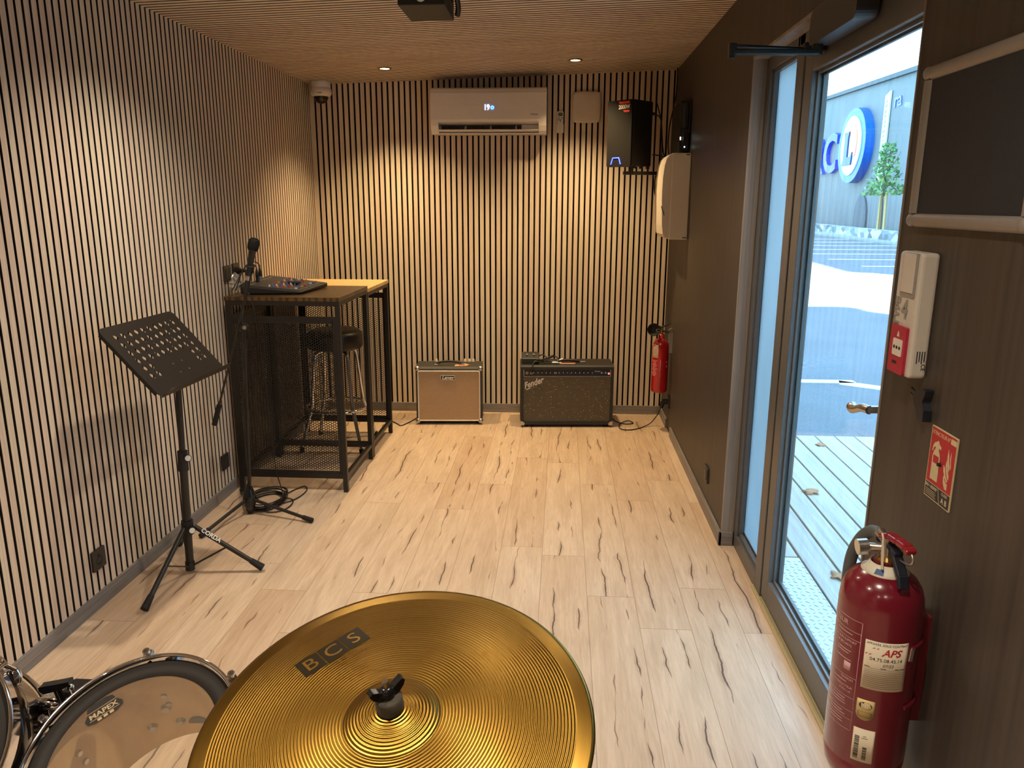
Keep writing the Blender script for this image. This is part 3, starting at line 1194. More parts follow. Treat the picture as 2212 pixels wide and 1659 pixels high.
for k in range(9):
    r = 0.086 + 0.004 * k - (0.02 if k > 6 else 0)
    cx, cy = 0.247 + random.uniform(-0.010, 0.010), 3.745 + random.uniform(-0.012, 0.012)
    zz = 0.004 + 0.0052 * k * 0.9
    P = [(cx + r * cos(a) * 0.95, cy + r * sin(a) * 1.35, zz + 0.003 * sin(2 * a + k)) for a in [2 * pi * i / 36 for i in range(36)]]
    b.tube(P, 0.0031, 6, closed=True)
b.tube(smooth_path([(0.30, 3.83, 0.006), (0.335, 3.93, 0.006), (0.372, 3.99, 0.006), (0.405, 3.93, 0.006), (0.395, 3.82, 0.006), (0.355, 3.75, 0.006), (0.31, 3.72, 0.006)], 8), 0.0031, 8)
b.tube(smooth_path([(0.32, 3.80, 0.012), (0.372, 3.79, 0.006), (0.392, 3.72, 0.006), (0.375, 3.64, 0.006), (0.32, 3.61, 0.006), (0.26, 3.61, 0.012)], 8), 0.0031, 8)
b.build('coil', M_CABLE, mc)

# ------------------------------------------------------------------ music stand
mu = thing('music_stand', 'black orchestral music stand with leaf-shaped holes in its tilted desk', 'music stand', (0.217, 2.944, 0))
F0 = Vector((0.219, 2.944, 0.0))
F1 = Vector((0.236, 2.944, 0.53))
ax_ = (F1 - F0).normalized()


def up_at(z):
    return F0 + ax_ * (z / ax_.z)


b = MB()
b.cyl(up_at(0.022), up_at(0.51), 0.0165, 0.0165, 20)
b.build('lower_pole', M_BLACK, mu)
b = MB()
b.cyl(up_at(0.50), up_at(0.90), 0.0125, 0.0125, 18)
b.build('upper_pole', M_BLACK, mu)
b = MB()
b.cyl(up_at(0.47), up_at(0.555), 0.0215, 0.0205, 20)
b.cyl(up_at(0.53), up_at(0.53) + Vector((0.026, -0.016, 0)), 0.010, 0.010, 14)
b.build('height_clamp', M_BLACKM, mu)
b = MB()
k0 = up_at(0.53) + Vector((0.028, -0.018, 0))
b.cyl(k0, k0 + Vector((0.010, -0.012, 0.004)), 0.0155, 0.0145, 18)
kn = b.build('knob', M_BLACKM, mu)
dk = Vector((0.010, -0.012, 0.004)).normalized()
b = MB()
b.cyl(k0 + dk * 0.0155, k0 + dk * 0.0175, 0.0118, 0.0118, 18)
tag(b.build('knob_cap', M_WHITE, kn), 'white round cap')
b = MB()
b.cyl(up_at(0.185), up_at(0.245), 0.026, 0.024, 22)
b.cyl(up_at(0.215), up_at(0.215) + Vector((0.03, -0.024, 0)), 0.010, 0.010, 12)
b.build('leg_collar', M_BLACKM, mu)
b = MB()
k0 = up_at(0.212) + Vector((0.030, -0.026, 0))
b.cyl(k0, k0 + dk * 0.013, 0.0150, 0.0142, 18)
kn = b.build('knob', M_BLACKM, mu)
b = MB()
b.cyl(k0 + dk * 0.0125, k0 + dk * 0.0145, 0.0116, 0.0116, 18)
tag(b.build('knob_cap', M_WHITE, kn), 'white round cap')
b = MB()
b.cyl(up_at(0.018), up_at(0.055), 0.0195, 0.0195, 20)
b.build('bottom_sleeve', M_BLACKM, mu)
for i, (fx, fy) in enumerate(((0.199, 2.607), (0.525, 2.982), (0.045, 3.195))):
    h = Vector((fx - 0.222, fy - 2.944, 0))
    hd = h.normalized()
    a = up_at(0.218) + hd * 0.028
    e = Vector((fx, fy, 0.017))
    d = (e - a).normalized()
    b = MB()
    b.cyl(a, e - d * 0.03, 0.0105, 0.0105, 14)
    lg = b.build('leg', M_BLACK, mu)
    b = MB()
    b.cyl(e - d * 0.060, e, 0.0125, 0.0165, 16)
    b.build('rubber_foot', M_RUBBER, lg)
    b = MB()
    m_ = a + (e - a) * 0.46
    b.bar(up_at(0.040) + hd * 0.018, m_ - Vector((0, 0, 0.008)), 0.010, 0.006)
    b.build('brace', M_BLACK, mu)
    if i == 1:
        upv = hd.cross(d)
        side = d.cross(Vector((0, 0, 1))).normalized()
        top = side.cross(d)
        mid = a + (e - a) * 0.24
        nv = (top * 0.75 - side * 0.0 + Vector((0, -1, 0)) * 0.66).normalized()
        M = frame(mid + nv * 0.0108, d, nv.cross(d))
        b = MB()
        b.text('CORDA', 0.026, M, 0.0002, bold=0.0006)
        tag(b.build('lettering', M_WHITE, lg), 'white lettering on the leg')

DC = Vector((0.261, 2.855, 0.994))
dyaw, dt, DW, DH = 0.037, 0.843, 0.502, 0.328
u_ = Vector((sin(dyaw), cos(dyaw), 0))
dn = Vector((cos(dyaw) * cos(dt), -sin(dyaw) * cos(dt), -sin(dt)))
nf = dn.cross(u_)                       # faces the player, up and into the room
if nf.z < 0:
    nf = -nf
MD = frame(DC - u_ * DW / 2 - dn * DH / 2, u_, dn)    # local x along width, y down the slope
sgn = 1 if (MD.to_3x3() @ Vector((0, 0, 1))).dot(nf) > 0 else -1
b = MB()


def leaf(cx, cy):
    P = []
    for k in range(6):
        t = k / 5
        P.append((cx + 0.0105 * sin(pi * t) + 0.005 * (t - 0.5), cy - 0.0145 + 0.029 * t))
    for k in range(1, 5):
        t = 1 - k / 5
        P.append((cx - 0.0105 * sin(pi * t) + 0.005 * (t - 0.5), cy - 0.0145 + 0.029 * t))
    return P


mxg, top_m, cw, ch = 0.036, 0.032, 0.043, 0.0375
vs, fs = [], []


def quad(x0, y0, x1, y1):
    k = len(vs)
    vs.extend([(x0, y0, 0), (x1, y0, 0), (x1, y1, 0), (x0, y1, 0)])
    fs.append((k, k + 1, k + 2, k + 3))


for j in range(6):
    for i in range(10):
        x0, y0 = mxg + cw * i, top_m + ch * j
        if j >= 4 and 2 <= i <= 7:
            quad(x0, y0, x0 + cw, y0 + ch)
            continue
        L = leaf(x0 + cw / 2, y0 + ch / 2)
        corner = [(x0 + cw / 2, y0), (x0 + cw, y0), (x0 + cw, y0 + ch * .36), (x0 + cw, y0 + ch * .64), (x0 + cw, y0 + ch), (x0 + cw / 2, y0 + ch),
                  (x0, y0 + ch), (x0, y0 + ch * .64), (x0, y0 + ch * .36), (x0, y0)]
        k = len(vs)
        vs.extend([(x, y, 0) for x, y in corner])
        vs.extend([(x, y, 0) for x, y in L])
        for q in range(10):
            r = (q + 1) % 10
            fs.append((k + q, k + r, k + 10 + r, k + 10 + q))
gx1, gy1 = mxg + cw * 10, top_m + ch * 6
quad(mxg, 0, gx1, top_m)
quad(mxg, gy1, gx1, DH)
for x0, x1, flip in ((0, mxg, 0), (gx1, DW, 1)):
    # side strips with rounded corners
    k = len(vs)
    r = 0.026
    P = [(x1, 0, 0), (x1, DH, 0)] if not flip else [(x0, DH, 0), (x0, 0, 0)]
    if not flip:
        arc1 = [(r - r * sin(a), DH - r + r * cos(a)) for a in [radians(10 * i) for i in range(10)]]
        arc2 = [(r - r * cos(a), r - r * sin(a)) for a in [radians(10 * i) for i in range(10)]]
    else:
        arc1 = [(DW - r + r * sin(a), r - r * cos(a)) for a in [radians(10 * i) for i in range(10)]]
        arc2 = [(DW - r + r * cos(a), DH - r + r * sin(a)) for a in [radians(10 * i) for i in range(10)]]
    P += [(x, y, 0) for x, y in arc1 + arc2]
    vs.extend(P)
    fs.append(tuple(range(k, k + len(P))))
b.add(vs, fs, 0, False, MD)
desk = b.build('desk', M_BLACK, mu)
sm = desk.modifiers.new('thickness', 'SOLIDIFY')
sm.thickness = 0.0022
sm.offset = 0
b = MB()
off = nf * 0.0
LB = DC + dn * DH / 2
MLp = frame(LB - u_ * DW / 2, u_, nf)
lip = [(0, 0), (DW, 0), (DW, 0.030), (DW - 0.012, 0.044), (DW - 0.03, 0.050), (0.03, 0.050), (0.012, 0.044), (0, 0.030)]
b.prism(lip, -0.0011, 0.0011, MLp)
b.build('lip', M_BLACK, mu, bevel=0.0008)
for sx in (0, DW):
    b = MB()
    e0, e1 = DC - u_ * DW / 2 + u_ * sx - dn * (DH / 2 - 0.02), DC - u_ * DW / 2 + u_ * sx + dn * (DH / 2 - 0.02)
    b.bar(e0 - nf * 0.006, e1 - nf * 0.006, 0.002, 0.013, up=nf)
    b.build('side_flange', M_BLACK, mu)
b = MB()
for du, dv in ((-0.03, 0.058), (0.035, 0.058), (-0.03, 0.100), (0.035, 0.100)):
    p = DC + u_ * du + dn * dv
    b.cyl(p, p + nf * 0.0025, 0.0042, 0.003, 10)
b.build('rivets', M_STEEL, mu)
b = MB()
hub = DC + dn * 0.075 - nf * 0.02
b.bar(hub - u_ * 0.05, hub + u_ * 0.06, 0.05, 0.030, up=nf)
b.cyl(up_at(0.86), hub, 0.014, 0.014, 14)
b.build('tilt_bracket', M_BLACKM, mu)

# ------------------------------------------------------------------ guitar amplifiers
AY = radians(4.1)


def amp_frame(x, y):
    return frame((x, y, 0), (cos(AY), sin(AY), 0), (-sin(AY), cos(AY), 0))


M_TOLEX = mat('charcoal_tolex', rgb(58, 56, 52), 0.55, 0, 0.2, 260, bump=0.25)
M_TOLEXB = mat('black_tolex', rgb(36, 34, 30), 0.5, 0, 0.2, 260, bump=0.25)
M_PIPING = mat('ivory_piping', rgb(222, 216, 204), 0.4)


def m_cloth(name, c0, c1, sx, sz, spark=0.0):
    t = NT(name)
    p = t.pos()
    w1 = t.new('ShaderNodeTexWave', wave_type='BANDS', bands_direction='Z')
    w1.inputs['Scale'].default_value = sz
    w1.inputs['Distortion'].default_value = 1.0
    w1.inputs['Detail'].default_value = 2
    t.link(p, w1.inputs['Vector'])
    w2 = t.new('ShaderNodeTexWave', wave_type='BANDS', bands_direction='X')
    w2.inputs['Scale'].default_value = sx
    w2.inputs['Distortion'].default_value = 1.0
    t.link(p, w2.inputs['Vector'])
    n = t.noise(t.pos((30, 30, 300)), 1.0, 3)
    f = t.math('ADD', t.math('MULTIPLY', w1.outputs['Fac'], 0.45), t.math('MULTIPLY', w2.outputs['Fac'], 0.25))
    f = t.math('ADD', f, t.math('MULTIPLY', n, 0.35))
    col = t.ramp(f, [(0.25, c0), (0.8, c1)])
    if spark:
        vo = t.new('ShaderNodeTexVoronoi')
        vo.inputs['Scale'].default_value = 130
        t.link(p, vo.inputs['Vector'])
        wn_ = t.new('ShaderNodeSeparateColor')
        t.link(vo.outputs['Color'], wn_.inputs[0])
        g = t.math('MULTIPLY', t.math('GREATER_THAN', wn_.outputs[0], 0.90), t.math('LESS_THAN', vo.outputs['Distance'], 0.28))
        col = t.mix(t.math('MULTIPLY', g, spark), col, rgb(235, 225, 190))
    t.link(col, t.b.inputs['Base Color'])
    t.b.inputs['Roughness'].default_value = 0.8
    t.bump(f, 0.3, 0.0008)
    return t.m


# tan combo
M = amp_frame(0.770, 5.276)
AW, AH, AD = 0.474, 0.424, 0.225
la = thing('guitar_amplifier', 'smaller charcoal guitar amplifier with tan grille and ivory piping', 'amplifier', M @ Vector((AW / 2, AD / 2, 0)), 'guitar amplifiers by the back wall')
b = MB()
prof = [(0.0, 0.018), (AD, 0.018), (AD, AH - 0.006), (0.06, AH + 0.012), (0.020, AH), (0.0, AH - 0.020)]
ML = M @ Matrix(((0, 0, 1, 0), (1, 0, 0, 0), (0, 1, 0, 0), (0, 0, 0, 1)))
b.prism([(y, z) for y, z in ((0.012, 0.018), (AD, 0.018), (AD, AH), (0.030, AH), (0.012, AH - 0.016))], 0.0, AW, ML)
b.build('cabinet', M_TOLEX, la, bevel=0.008, seg=3)
b = MB()
b.box(0.016, AW - 0.016, 0.001, 0.02, 0.034, AH - 0.030, 0, M)
b.build('speaker_grille', m_cloth('tan_grille_cloth', rgb(150, 122, 92), rgb(196, 164, 126), 60, 95), la)
b = MB()
zz0, zz1 = 0.032, AH - 0.028
P = [M @ Vector((x, -0.001, z)) for x, z in rrect(AW - 0.034, zz1 - zz0, 0.012, 5, AW / 2, (zz0 + zz1) / 2)]
b.tube(P, 0.0042, 8, closed=True)
b.build('piping', M_PIPING, la)
b = MB()
cxp, czp = AW * 0.485, AH - 0.075
b.box(cxp - 0.050, cxp + 0.050, -0.003, 0.002, czp - 0.017, czp + 0.017, 0, M)
lg = b.build('logo_plate', mat('black_enamel', rgb(16, 14, 14), 0.25), la)
b = MB()
FR = frame(M @ Vector((cxp, -0.0036, czp)), M.to_3x3() @ Vector((1, 0, 0)), (0, 0, 1))
b.text('Laney', 0.034, FR, 0.0006, shear=0.25, bold=0.0010, sx=1.05)
P = [M @ Vector((x, -0.0034, z)) for x, z in rrect(0.098, 0.032, 0.001, 1, cxp, czp)]
b.tube(P, 0.0014, 6, closed=True)
tag(b.build('lettering', M_WHITE, lg), 'white lettering and outline')
for sx in (0, 1):
    for z, yy in ((0.018, 0.010), (AH - 0.006, 0.022)):
        b = MB()
        xx = 0.012 if sx == 0 else AW - 0.012
        b.sphere(M @ Vector((xx, yy, z + (0.010 if z < 0.1 else -0.008))), 0.0205, 12, 8)
        b.build('corner_protector', M_STEEL, la)
for xx in (0.03, AW - 0.03):
    for yy in (0.035, AD - 0.03):
        b = MB()
        b.cyl(M @ Vector((xx, yy, 0)), M @ Vector((xx, yy, 0.02)), 0.014, 0.014, 14)
        b.build('foot', M_RUBBER, la)
b = MB()
P = [M @ Vector((x, 0.075, z)) for x, z in ((0.150, AH), (0.155, AH + 0.016), (0.19, AH + 0.026), (0.235, AH + 0.029), (0.28, AH + 0.026), (0.315, AH + 0.016), (0.320, AH))]
b.tube(smooth_path(P, 5), 0.0075, 10)
hd_ = b.build('carry_handle', M_TOLEXB, la)
for xx in (0.145, 0.325):
    b = MB()
    b.box(xx - 0.014, xx + 0.014, 0.062, 0.088, AH, AH + 0.010, 0, M)
    b.build('handle_bracket', M_STEEL, hd_, bevel=0.003)
b = MB()
b.box(0.10, AW - 0.05, AD - 0.060, AD - 0.012, AH, AH + 0.006, 0, M)
b.build('control_plate', M_STEEL, la)
for xx in (0.135, 0.345, 0.378, 0.406):
    b = MB()
    b.cyl(M @ Vector((xx, AD - 0.036, AH + 0.005)), M @ Vector((xx, AD - 0.036, AH + 0.023)), 0.0095, 0.008, 14)
    b.build('knob', mat('cream_knob', rgb(232, 220, 196), 0.35), la)
b = MB()
Mt = frame(M @ Vector((0.325, 0.060, AH + 0.004)), M.to_3x3() @ Vector((1, 0.12, 0)), M.to_3x3() @ Vector((-0.1, 1, 0.10)))
b.prism([(-0.052, -0.026), (0.030, -0.026), (0.058, 0.004), (0.030, 0.030), (-0.040, 0.024)], 0.0, 0.0012, Mt)
b.prism([(-0.02, -0.012), (0.025, -0.012), (0.03, 0.010), (-0.015, 0.010)], 0.0012, 0.0016, Mt, 1)
tag(b.build('hang_tag', [mat('orange_card', rgb(214, 160, 112), 0.6), mat('dark_red_print', rgb(150, 64, 44), 0.6)]),
    'orange paper tag lying on top of the tan amplifier', 'tag')

# black combo
M = amp_frame(1.522, 5.262)
AW, AH, AD = 0.657, 0.452, 0.245
fa = thing('guitar_amplifier', 'larger black guitar amplifier with dark sparkling grille and knob panel', 'amplifier', M @ Vector((AW / 2, AD / 2, 0)), 'guitar amplifiers by the back wall')
b = MB()
ML = M @ Matrix(((0, 0, 1, 0), (1, 0, 0, 0), (0, 1, 0, 0), (0, 0, 0, 1)))
side = [(0.0, 0.018), (AD, 0.018), (AD, AH), (0.012, AH), (0.0, AH - 0.012)]
b.prism(side, 0.0, 0.020, ML)
b.prism(side, AW - 0.020, AW, ML)
b.prism([(0.0, AH - 0.030), (0.0, AH - 0.012), (0.012, AH), (AD, AH), (AD, AH - 0.030)], 0.020, AW - 0.020, ML)
b.box(0.020, AW - 0.020, 0.0, AD, 0.018, 0.050, 0, M)
b.box(0.020, AW - 0.020, 0.045, AD, 0.050, AH - 0.030, 0, M)
b.build('cabinet', M_TOLEXB, fa, bevel=0.005, seg=2)
b = MB()
b.box(0.021, AW - 0.021, 0.006, 0.046, 0.050, AH - 0.080, 0, M)
b.build('speaker_grille', m_cloth('silver_black_grille_cloth', rgb(44, 40, 32), rgb(120, 108, 84), 85, 85, 0.8), fa)
b = MB()
zc = AH - 0.055
b.box(0.021, AW - 0.021, 0.018, 0.045, AH - 0.078, AH - 0.030, 0, M)
cp = b.build('control_panel', mat('black_enamel', rgb(16, 14, 14), 0.25), fa)
b = MB()
b.box(0.021, AW - 0.021, 0.006, 0.020, AH - 0.082, AH - 0.078, 0, M)
for xx in (0.021, AW - 0.0245):
    b.box(xx, xx + 0.0035, 0.008, 0.020, AH - 0.082, AH - 0.034, 0, M)
b.build('trim_strip', M_STEEL, cp)
kx = [0.092 + 0.029 * i for i in range(5)] + [0.270 + 0.029 * i for i in range(8)]
for xx in kx:
    b = MB()
    b.cyl(M @ Vector((xx, 0.018, zc)), M @ Vector((xx, 0.002, zc)), 0.0098, 0.0085, 16)
    b.box(xx - 0.0016, xx + 0.0016, 0.0004, 0.0040, zc - 0.001, zc + 0.0085, 1, M)
    b.build('knob', [M_BLACKM, M_WHITE], cp)
for xx in (0.024 + 0.02, 0.075):
    b = MB()
    b.cyl(M @ Vector((xx, 0.018, zc - 0.002)), M @ Vector((xx, 0.010, zc - 0.002)), 0.009, 0.009, 16)
    b.cyl(M @ Vector((xx, 0.0105, zc - 0.002)), M @ Vector((xx, 0.0095, zc - 0.002)), 0.0055, 0.0055, 14, 1)
    b.build('jack_socket', [M_STEEL, M_RUBBER], cp)
for xx in (0.240, 0.250, AW - 0.152):
    b = MB()
    b.cyl(M @ Vector((xx, 0.018, zc - 0.004)), M @ Vector((xx, 0.006, zc + 0.001)), 0.004, 0.003, 10)
    b.build('switch', M_STEEL, cp)
for xx in (AW - 0.085, AW - 0.057):
    b = MB()
    b.cyl(M @ Vector((xx, 0.018, zc)), M @ Vector((xx, 0.010, zc)), 0.0058, 0.0058, 12)
    b.build('jack_socket', M_STEEL, cp)
b = MB()
b.sphere(M @ Vector((AW - 0.034, 0.016, zc - 0.006)), 0.0075, 12, 8)
tag(b.build('pilot_lamp', emit('red_pilot_lamp', (1.0, 0.16, 0.12, 1), 2.0), cp), 'glowing red jewel lamp')
b = MB()
FR = frame(M @ Vector((0.088, 0.001, AH - 0.128)), M.to_3x3() @ Vector((1, 0, 0.36)), (0, 0, 1))
b.text('Fender', 0.062, FR, 0.0025, shear=0.42, bold=0.0012, sx=0.80)
b.bar(FR @ Vector((-0.062, -0.028, 0)), FR @ Vector((-0.030, -0.026, 0)), 0.004, 0.006)
tag(b.build('script_logo', mat('silver_script', rgb(214, 208, 196), 0.3, 0.3), fa), 'silver script logo')
b = MB()
FR = frame(M @ Vector((AW - 0.115, 0.0172, zc + 0.010)), M.to_3x3() @ Vector((1, 0, 0)), (0, 0, 1))
b.text('Fender', 0.014, FR, 0.0002, shear=0.4)
b.build('panel_lettering', M_WHITE, cp)
for xx in (0.016, AW - 0.016):
    b = MB()
    Mx = frame(M @ Vector((xx, -0.0015, 0.030)), M.to_3x3() @ Vector((1, 0, 0)), (0, 0, 1))
    s = 1 if xx < 0.3 else -1
    b.prism([(-0.016 * s, -0.013), (0.010 * s, -0.013), (0.014 * s, 0.0), (0.004 * s, 0.012), (-0.016 * s, 0.018)][::s], 0.0, 0.003, Mx)
    x0, x1 = (-0.0015, 0.0) if s == 1 else (AW, AW + 0.0015)
    b.box(x0, x1, -0.001, 0.024, 0.017, 0.042, 0, M)
    b.build('corner_protector', M_STEEL, fa, bevel=0.001)
for xx in (0.04, AW - 0.04):
    for yy in (0.04, AD - 0.035):
        b = MB()
        b.cyl(M @ Vector((xx, yy, 0)), M @ Vector((xx, yy, 0.02)), 0.016, 0.016, 14)
        b.build('foot', M_RUBBER, fa)
b = MB()
P = [M @ Vector((x, 0.115, z)) for x, z in ((0.255, AH + 0.004), (0.29, AH + 0.012), (0.34, AH + 0.016), (0.40, AH + 0.012), (0.435, AH + 0.004))]
b.tube(smooth_path(P, 5), 0.0085, 10)
hd_ = b.build('carry_handle', M_TOLEXB, fa)
for xx in (0.245, 0.445):
    b = MB()
    b.box(xx - 0.022, xx + 0.022, 0.100, 0.130, AH, AH + 0.009, 0, M)
    b.build('handle_bracket', M_STEEL, hd_, bevel=0.003)
b = MB()
Mt = frame(M @ Vector((0.335, 0.070, AH + 0.001)), M.to_3x3() @ Vector((1, 0.0, 0)), M.to_3x3() @ Vector((0, 1, 0.03)))
b.prism([(-0.052, -0.020), (0.045, -0.020), (0.060, 0.010), (-0.065, 0.010)], 0.0, 0.0012, Mt)
tag(b.build('hang_tag', mat('salmon_card', rgb(206, 140, 112), 0.6)), 'salmon paper tag under the handle of the black amplifier', 'tag')

fp = thing('foot_switch', 'black double foot switch standing on the black amplifier', 'foot switch', M @ Vector((0.070, 0.10, AH)))
b = MB()
b.prism([(y, z) for y, z in ((0.055, AH), (0.150, AH), (0.150, AH + 0.070), (0.118, AH + 0.070), (0.060, AH + 0.038))], 0.010, 0.130, ML)
b.build('housing', M_BLACKM, fp, bevel=0.003)
b = MB()
b.box(0.013, 0.127, 0.0585, 0.0615, AH + 0.036, AH + 0.041, 0, M)
b.build('edge_strip', M_STEEL, fp)
for xx in (0.045, 0.095):
    b = MB()
    p0 = M @ Vector((xx, 0.090, AH + 0.053))
    nn = M.to_3x3() @ Vector((0, -0.48, 0.87))
    b.cyl(p0, p0 + nn * 0.013, 0.0065, 0.0055, 12)
    b.build('button', M_STEEL, fp)
ac = thing('audio_cable', 'black cable tangled on top of the black amplifier plugged into its panel', 'cable', M @ Vector((0.18, 0.09, AH)))
b = MB()
random.seed(3)
pts = [(0.130, 0.11, AH + 0.045), (0.16, 0.10, AH + 0.058), (0.19, 0.08, AH + 0.030), (0.15, 0.07, AH + 0.012), (0.10, 0.06, AH + 0.010), (0.13, 0.08, AH + 0.020), (0.20, 0.10, AH + 0.035),
       (0.235, 0.11, AH + 0.052), (0.21, 0.12, AH + 0.040), (0.16, 0.10, AH + 0.020), (0.12, 0.05, AH + 0.012), (0.090, 0.02, AH + 0.010), (0.078, -0.012, AH - 0.010), (0.076, -0.020, AH - 0.035), (0.075, -0.012, zc - 0.002)]
b.tube(smooth_path([M @ Vector(p) for p in pts], 6), 0.0040, 8)
pts = [(0.085, 0.04, AH + 0.008), (0.12, 0.06, AH + 0.028), (0.17, 0.07, AH + 0.018), (0.21, 0.08, AH + 0.014), (0.225, 0.06, AH + 0.010), (0.18, 0.05, AH + 0.008), (0.11, 0.035, AH + 0.022), (0.09, 0.03, AH + 0.008)]
b.tube(smooth_path([M @ Vector(p) for p in pts], 6), 0.0040, 8)
pts = [(0.21, 0.12, AH + 0.03), (0.24, 0.10, AH + 0.046), (0.26, 0.09, AH + 0.04), (0.275, 0.085, AH + 0.026)]
b.tube(smooth_path([M @ Vector(p) for p in pts], 6), 0.0040, 8)
b.build('cord', M_CABLE, ac)
b = MB()
b.cyl(M @ Vector((0.222, 0.050, AH + 0.0095)), M @ Vector((0.262, 0.052, AH + 0.010)), 0.0065, 0.0065, 12)
b.cyl(M @ Vector((0.262, 0.052, AH + 0.010)), M @ Vector((0.290, 0.053, AH + 0.010)), 0.0032, 0.003, 10)
b.build('jack_plug', M_STEEL, ac)
b = MB()
b.cyl(M @ Vector((0.262, 0.094, AH + 0.018)), M @ Vector((0.300, 0.098, AH + 0.026)), 0.0065, 0.0060, 12)
b.build('jack_plug', M_STEEL, ac)

# mains leads of the amplifiers
pc = MB()
pc.tube(smooth_path([(0.80, 5.52, 0.05), (0.745, 5.43, 0.010), (0.70, 5.30, 0.005), (0.665, 5.23, 0.005), (0.63, 5.27, 0.005), (0.56, 5.34, 0.005), (0.44, 5.32, 0.005), (0.3, 5.42, 0.005)], 8), 0.0034, 8)
tag(pc.build('power_cable', M_CABLE), 'black cable running on the floor from the tan amplifier to the bar table', 'cable')
pw = thing('power_cable', 'black mains cable looping from the black amplifier to the corner socket', 'cable', (2.35, 5.35, 0))
b = MB()
b.tube(smooth_path([(2.15, 5.53, 0.06), (2.205, 5.46, 0.008), (2.27, 5.39, 0.005), (2.335, 5.41, 0.005), (2.30, 5.46, 0.009), (2.235, 5.38, 0.005), (2.235, 5.26, 0.005), (2.30, 5.24, 0.005), (2.38, 5.30, 0.005),
                   (2.45, 5.36, 0.020), (2.490, 5.36, 0.070), (2.508, 5.32, 0.125), (2.515, 5.29, 0.17)], 8), 0.0036, 8)
b.build('cord', M_CABLE, pw)
b = MB()
b.cyl((2.5145, 5.285, 0.16), (2.523, 5.28, 0.20), 0.012, 0.016, 14)
b.cyl((2.521, 5.28, 0.205), (2.5535, 5.28, 0.205), 0.020, 0.020, 18)
b.build('plug_body', M_BLACKM, pw, bevel=0.002)

# ------------------------------------------------------------------ air conditioner
M_ACW = mat('gloss_white_plastic', rgb(228, 222, 214), 0.16, 0.0, 0.015, 20)
acx0, acx1 = 0.886, 1.676
ac = thing('air_conditioner', 'white wall air conditioner with blue digits high on the back wall', 'air conditioner', ((acx0 + acx1) / 2, 5.65, 2.03))
Mx = Matrix(((0, 0, 1, 0), (1, 0, 0, 0), (0, 1, 0, 0), (0, 0, 0, 1)))
b = MB()
prof = [(5.653, 2.025), (5.653, 2.322), (5.490, 2.322), (5.470, 2.312), (5.458, 2.285), (5.452, 2.20), (5.452, 2.115), (5.456, 2.100), (5.53, 2.085), (5.545, 2.040), (5.500, 2.030), (5.505, 2.022)]
b.prism(prof, acx0 + 0.052, acx1 - 0.052, Mx, smooth_side=False)
end = [(5.653, 2.025), (5.653, 2.322), (5.490, 2.322), (5.470, 2.312), (5.458, 2.285), (5.452, 2.20), (5.452, 2.115), (5.462, 2.075), (5.485, 2.040), (5.505, 2.022)]
b.prism(end, acx0, acx0 + 0.052, Mx)
b.prism(end, acx1 - 0.052, acx1, Mx)
b.build('casing', M_ACW, ac, bevel=0.006, seg=3)
b = MB()
b.prism([(5.4515, 2.115), (5.4515, 2.20), (5.4575, 2.285), (5.4600, 2.285), (5.456, 2.20), (5.456, 2.115)], acx0 + 0.004, acx1 - 0.022, Mx)
b.build('front_panel', M_ACW, ac, bevel=0.001)
b = MB()
b.box(acx0 + 0.045, acx1 - 0.050, 5.528, 5.532, 2.046, 2.086)
b.build('outlet_cavity', mat('dark_outlet', rgb(52, 48, 44), 0.6), ac)
for i in range(10):
    b = MB()
    x = acx0 + 0.055 + 0.058 * i
    b.hexa([(x, 5.50, 2.052), (x + 0.003, 5.50, 2.052), (x + 0.010, 5.526, 2.052), (x + 0.007, 5.526, 2.052),
            (x, 5.50, 2.070), (x + 0.003, 5.50, 2.070), (x + 0.010, 5.526, 2.082), (x + 0.007, 5.526, 2.082)])
    b.build('air_vane', M_GREY if i % 3 else M_WHITE, ac)
b = MB()
b.box(acx1 - 0.170, acx1 - 0.055, 5.515, 5.528, 2.050, 2.084)
b.build('outlet_shutter', M_WHITE, ac)
b = MB()
b.hexa([(acx0 + 0.046, 5.478, 2.047), (acx1 - 0.054, 5.478, 2.047), (acx1 - 0.054, 5.530, 2.032), (acx0 + 0.046, 5.530, 2.032),
        (acx0 + 0.046, 5.479, 2.052), (acx1 - 0.054, 5.479, 2.052), (acx1 - 0.054, 5.531, 2.038), (acx0 + 0.046, 5.531, 2.038)])
b.build('louver_flap', M_ACW, ac, bevel=0.001)
M_LED = emit('blue_white_digits', (0.35, 0.45, 1.0, 1), 9.0)
FRN = ((1, 0, 0), (0, 0, 1))
b = MB()
b.text('19', 0.050, frame((1.272, 5.4508, 2.190), *FRN), 0.0003, bold=0.0006, sx=0.80)
b.build('display_digits', M_LED, ac)
b = MB()
b.tube([(1.310 + 0.0085 * cos(2 * pi * k / 20), 5.4508, 2.190 + 0.0085 * sin(2 * pi * k / 20)) for k in range(20)], 0.0032, 6, closed=True)
b.build('mode_symbol', emit('blue_symbol', (0.05, 0.22, 1.0, 1), 6.0), ac)
b = MB()
b.text('Hisense', 0.016, frame((1.594, 5.4506, 2.146), *FRN), 0.0002, bold=0.0003)
b.build('lettering', mat('grey_print', rgb(110, 104, 98), 0.5), ac)

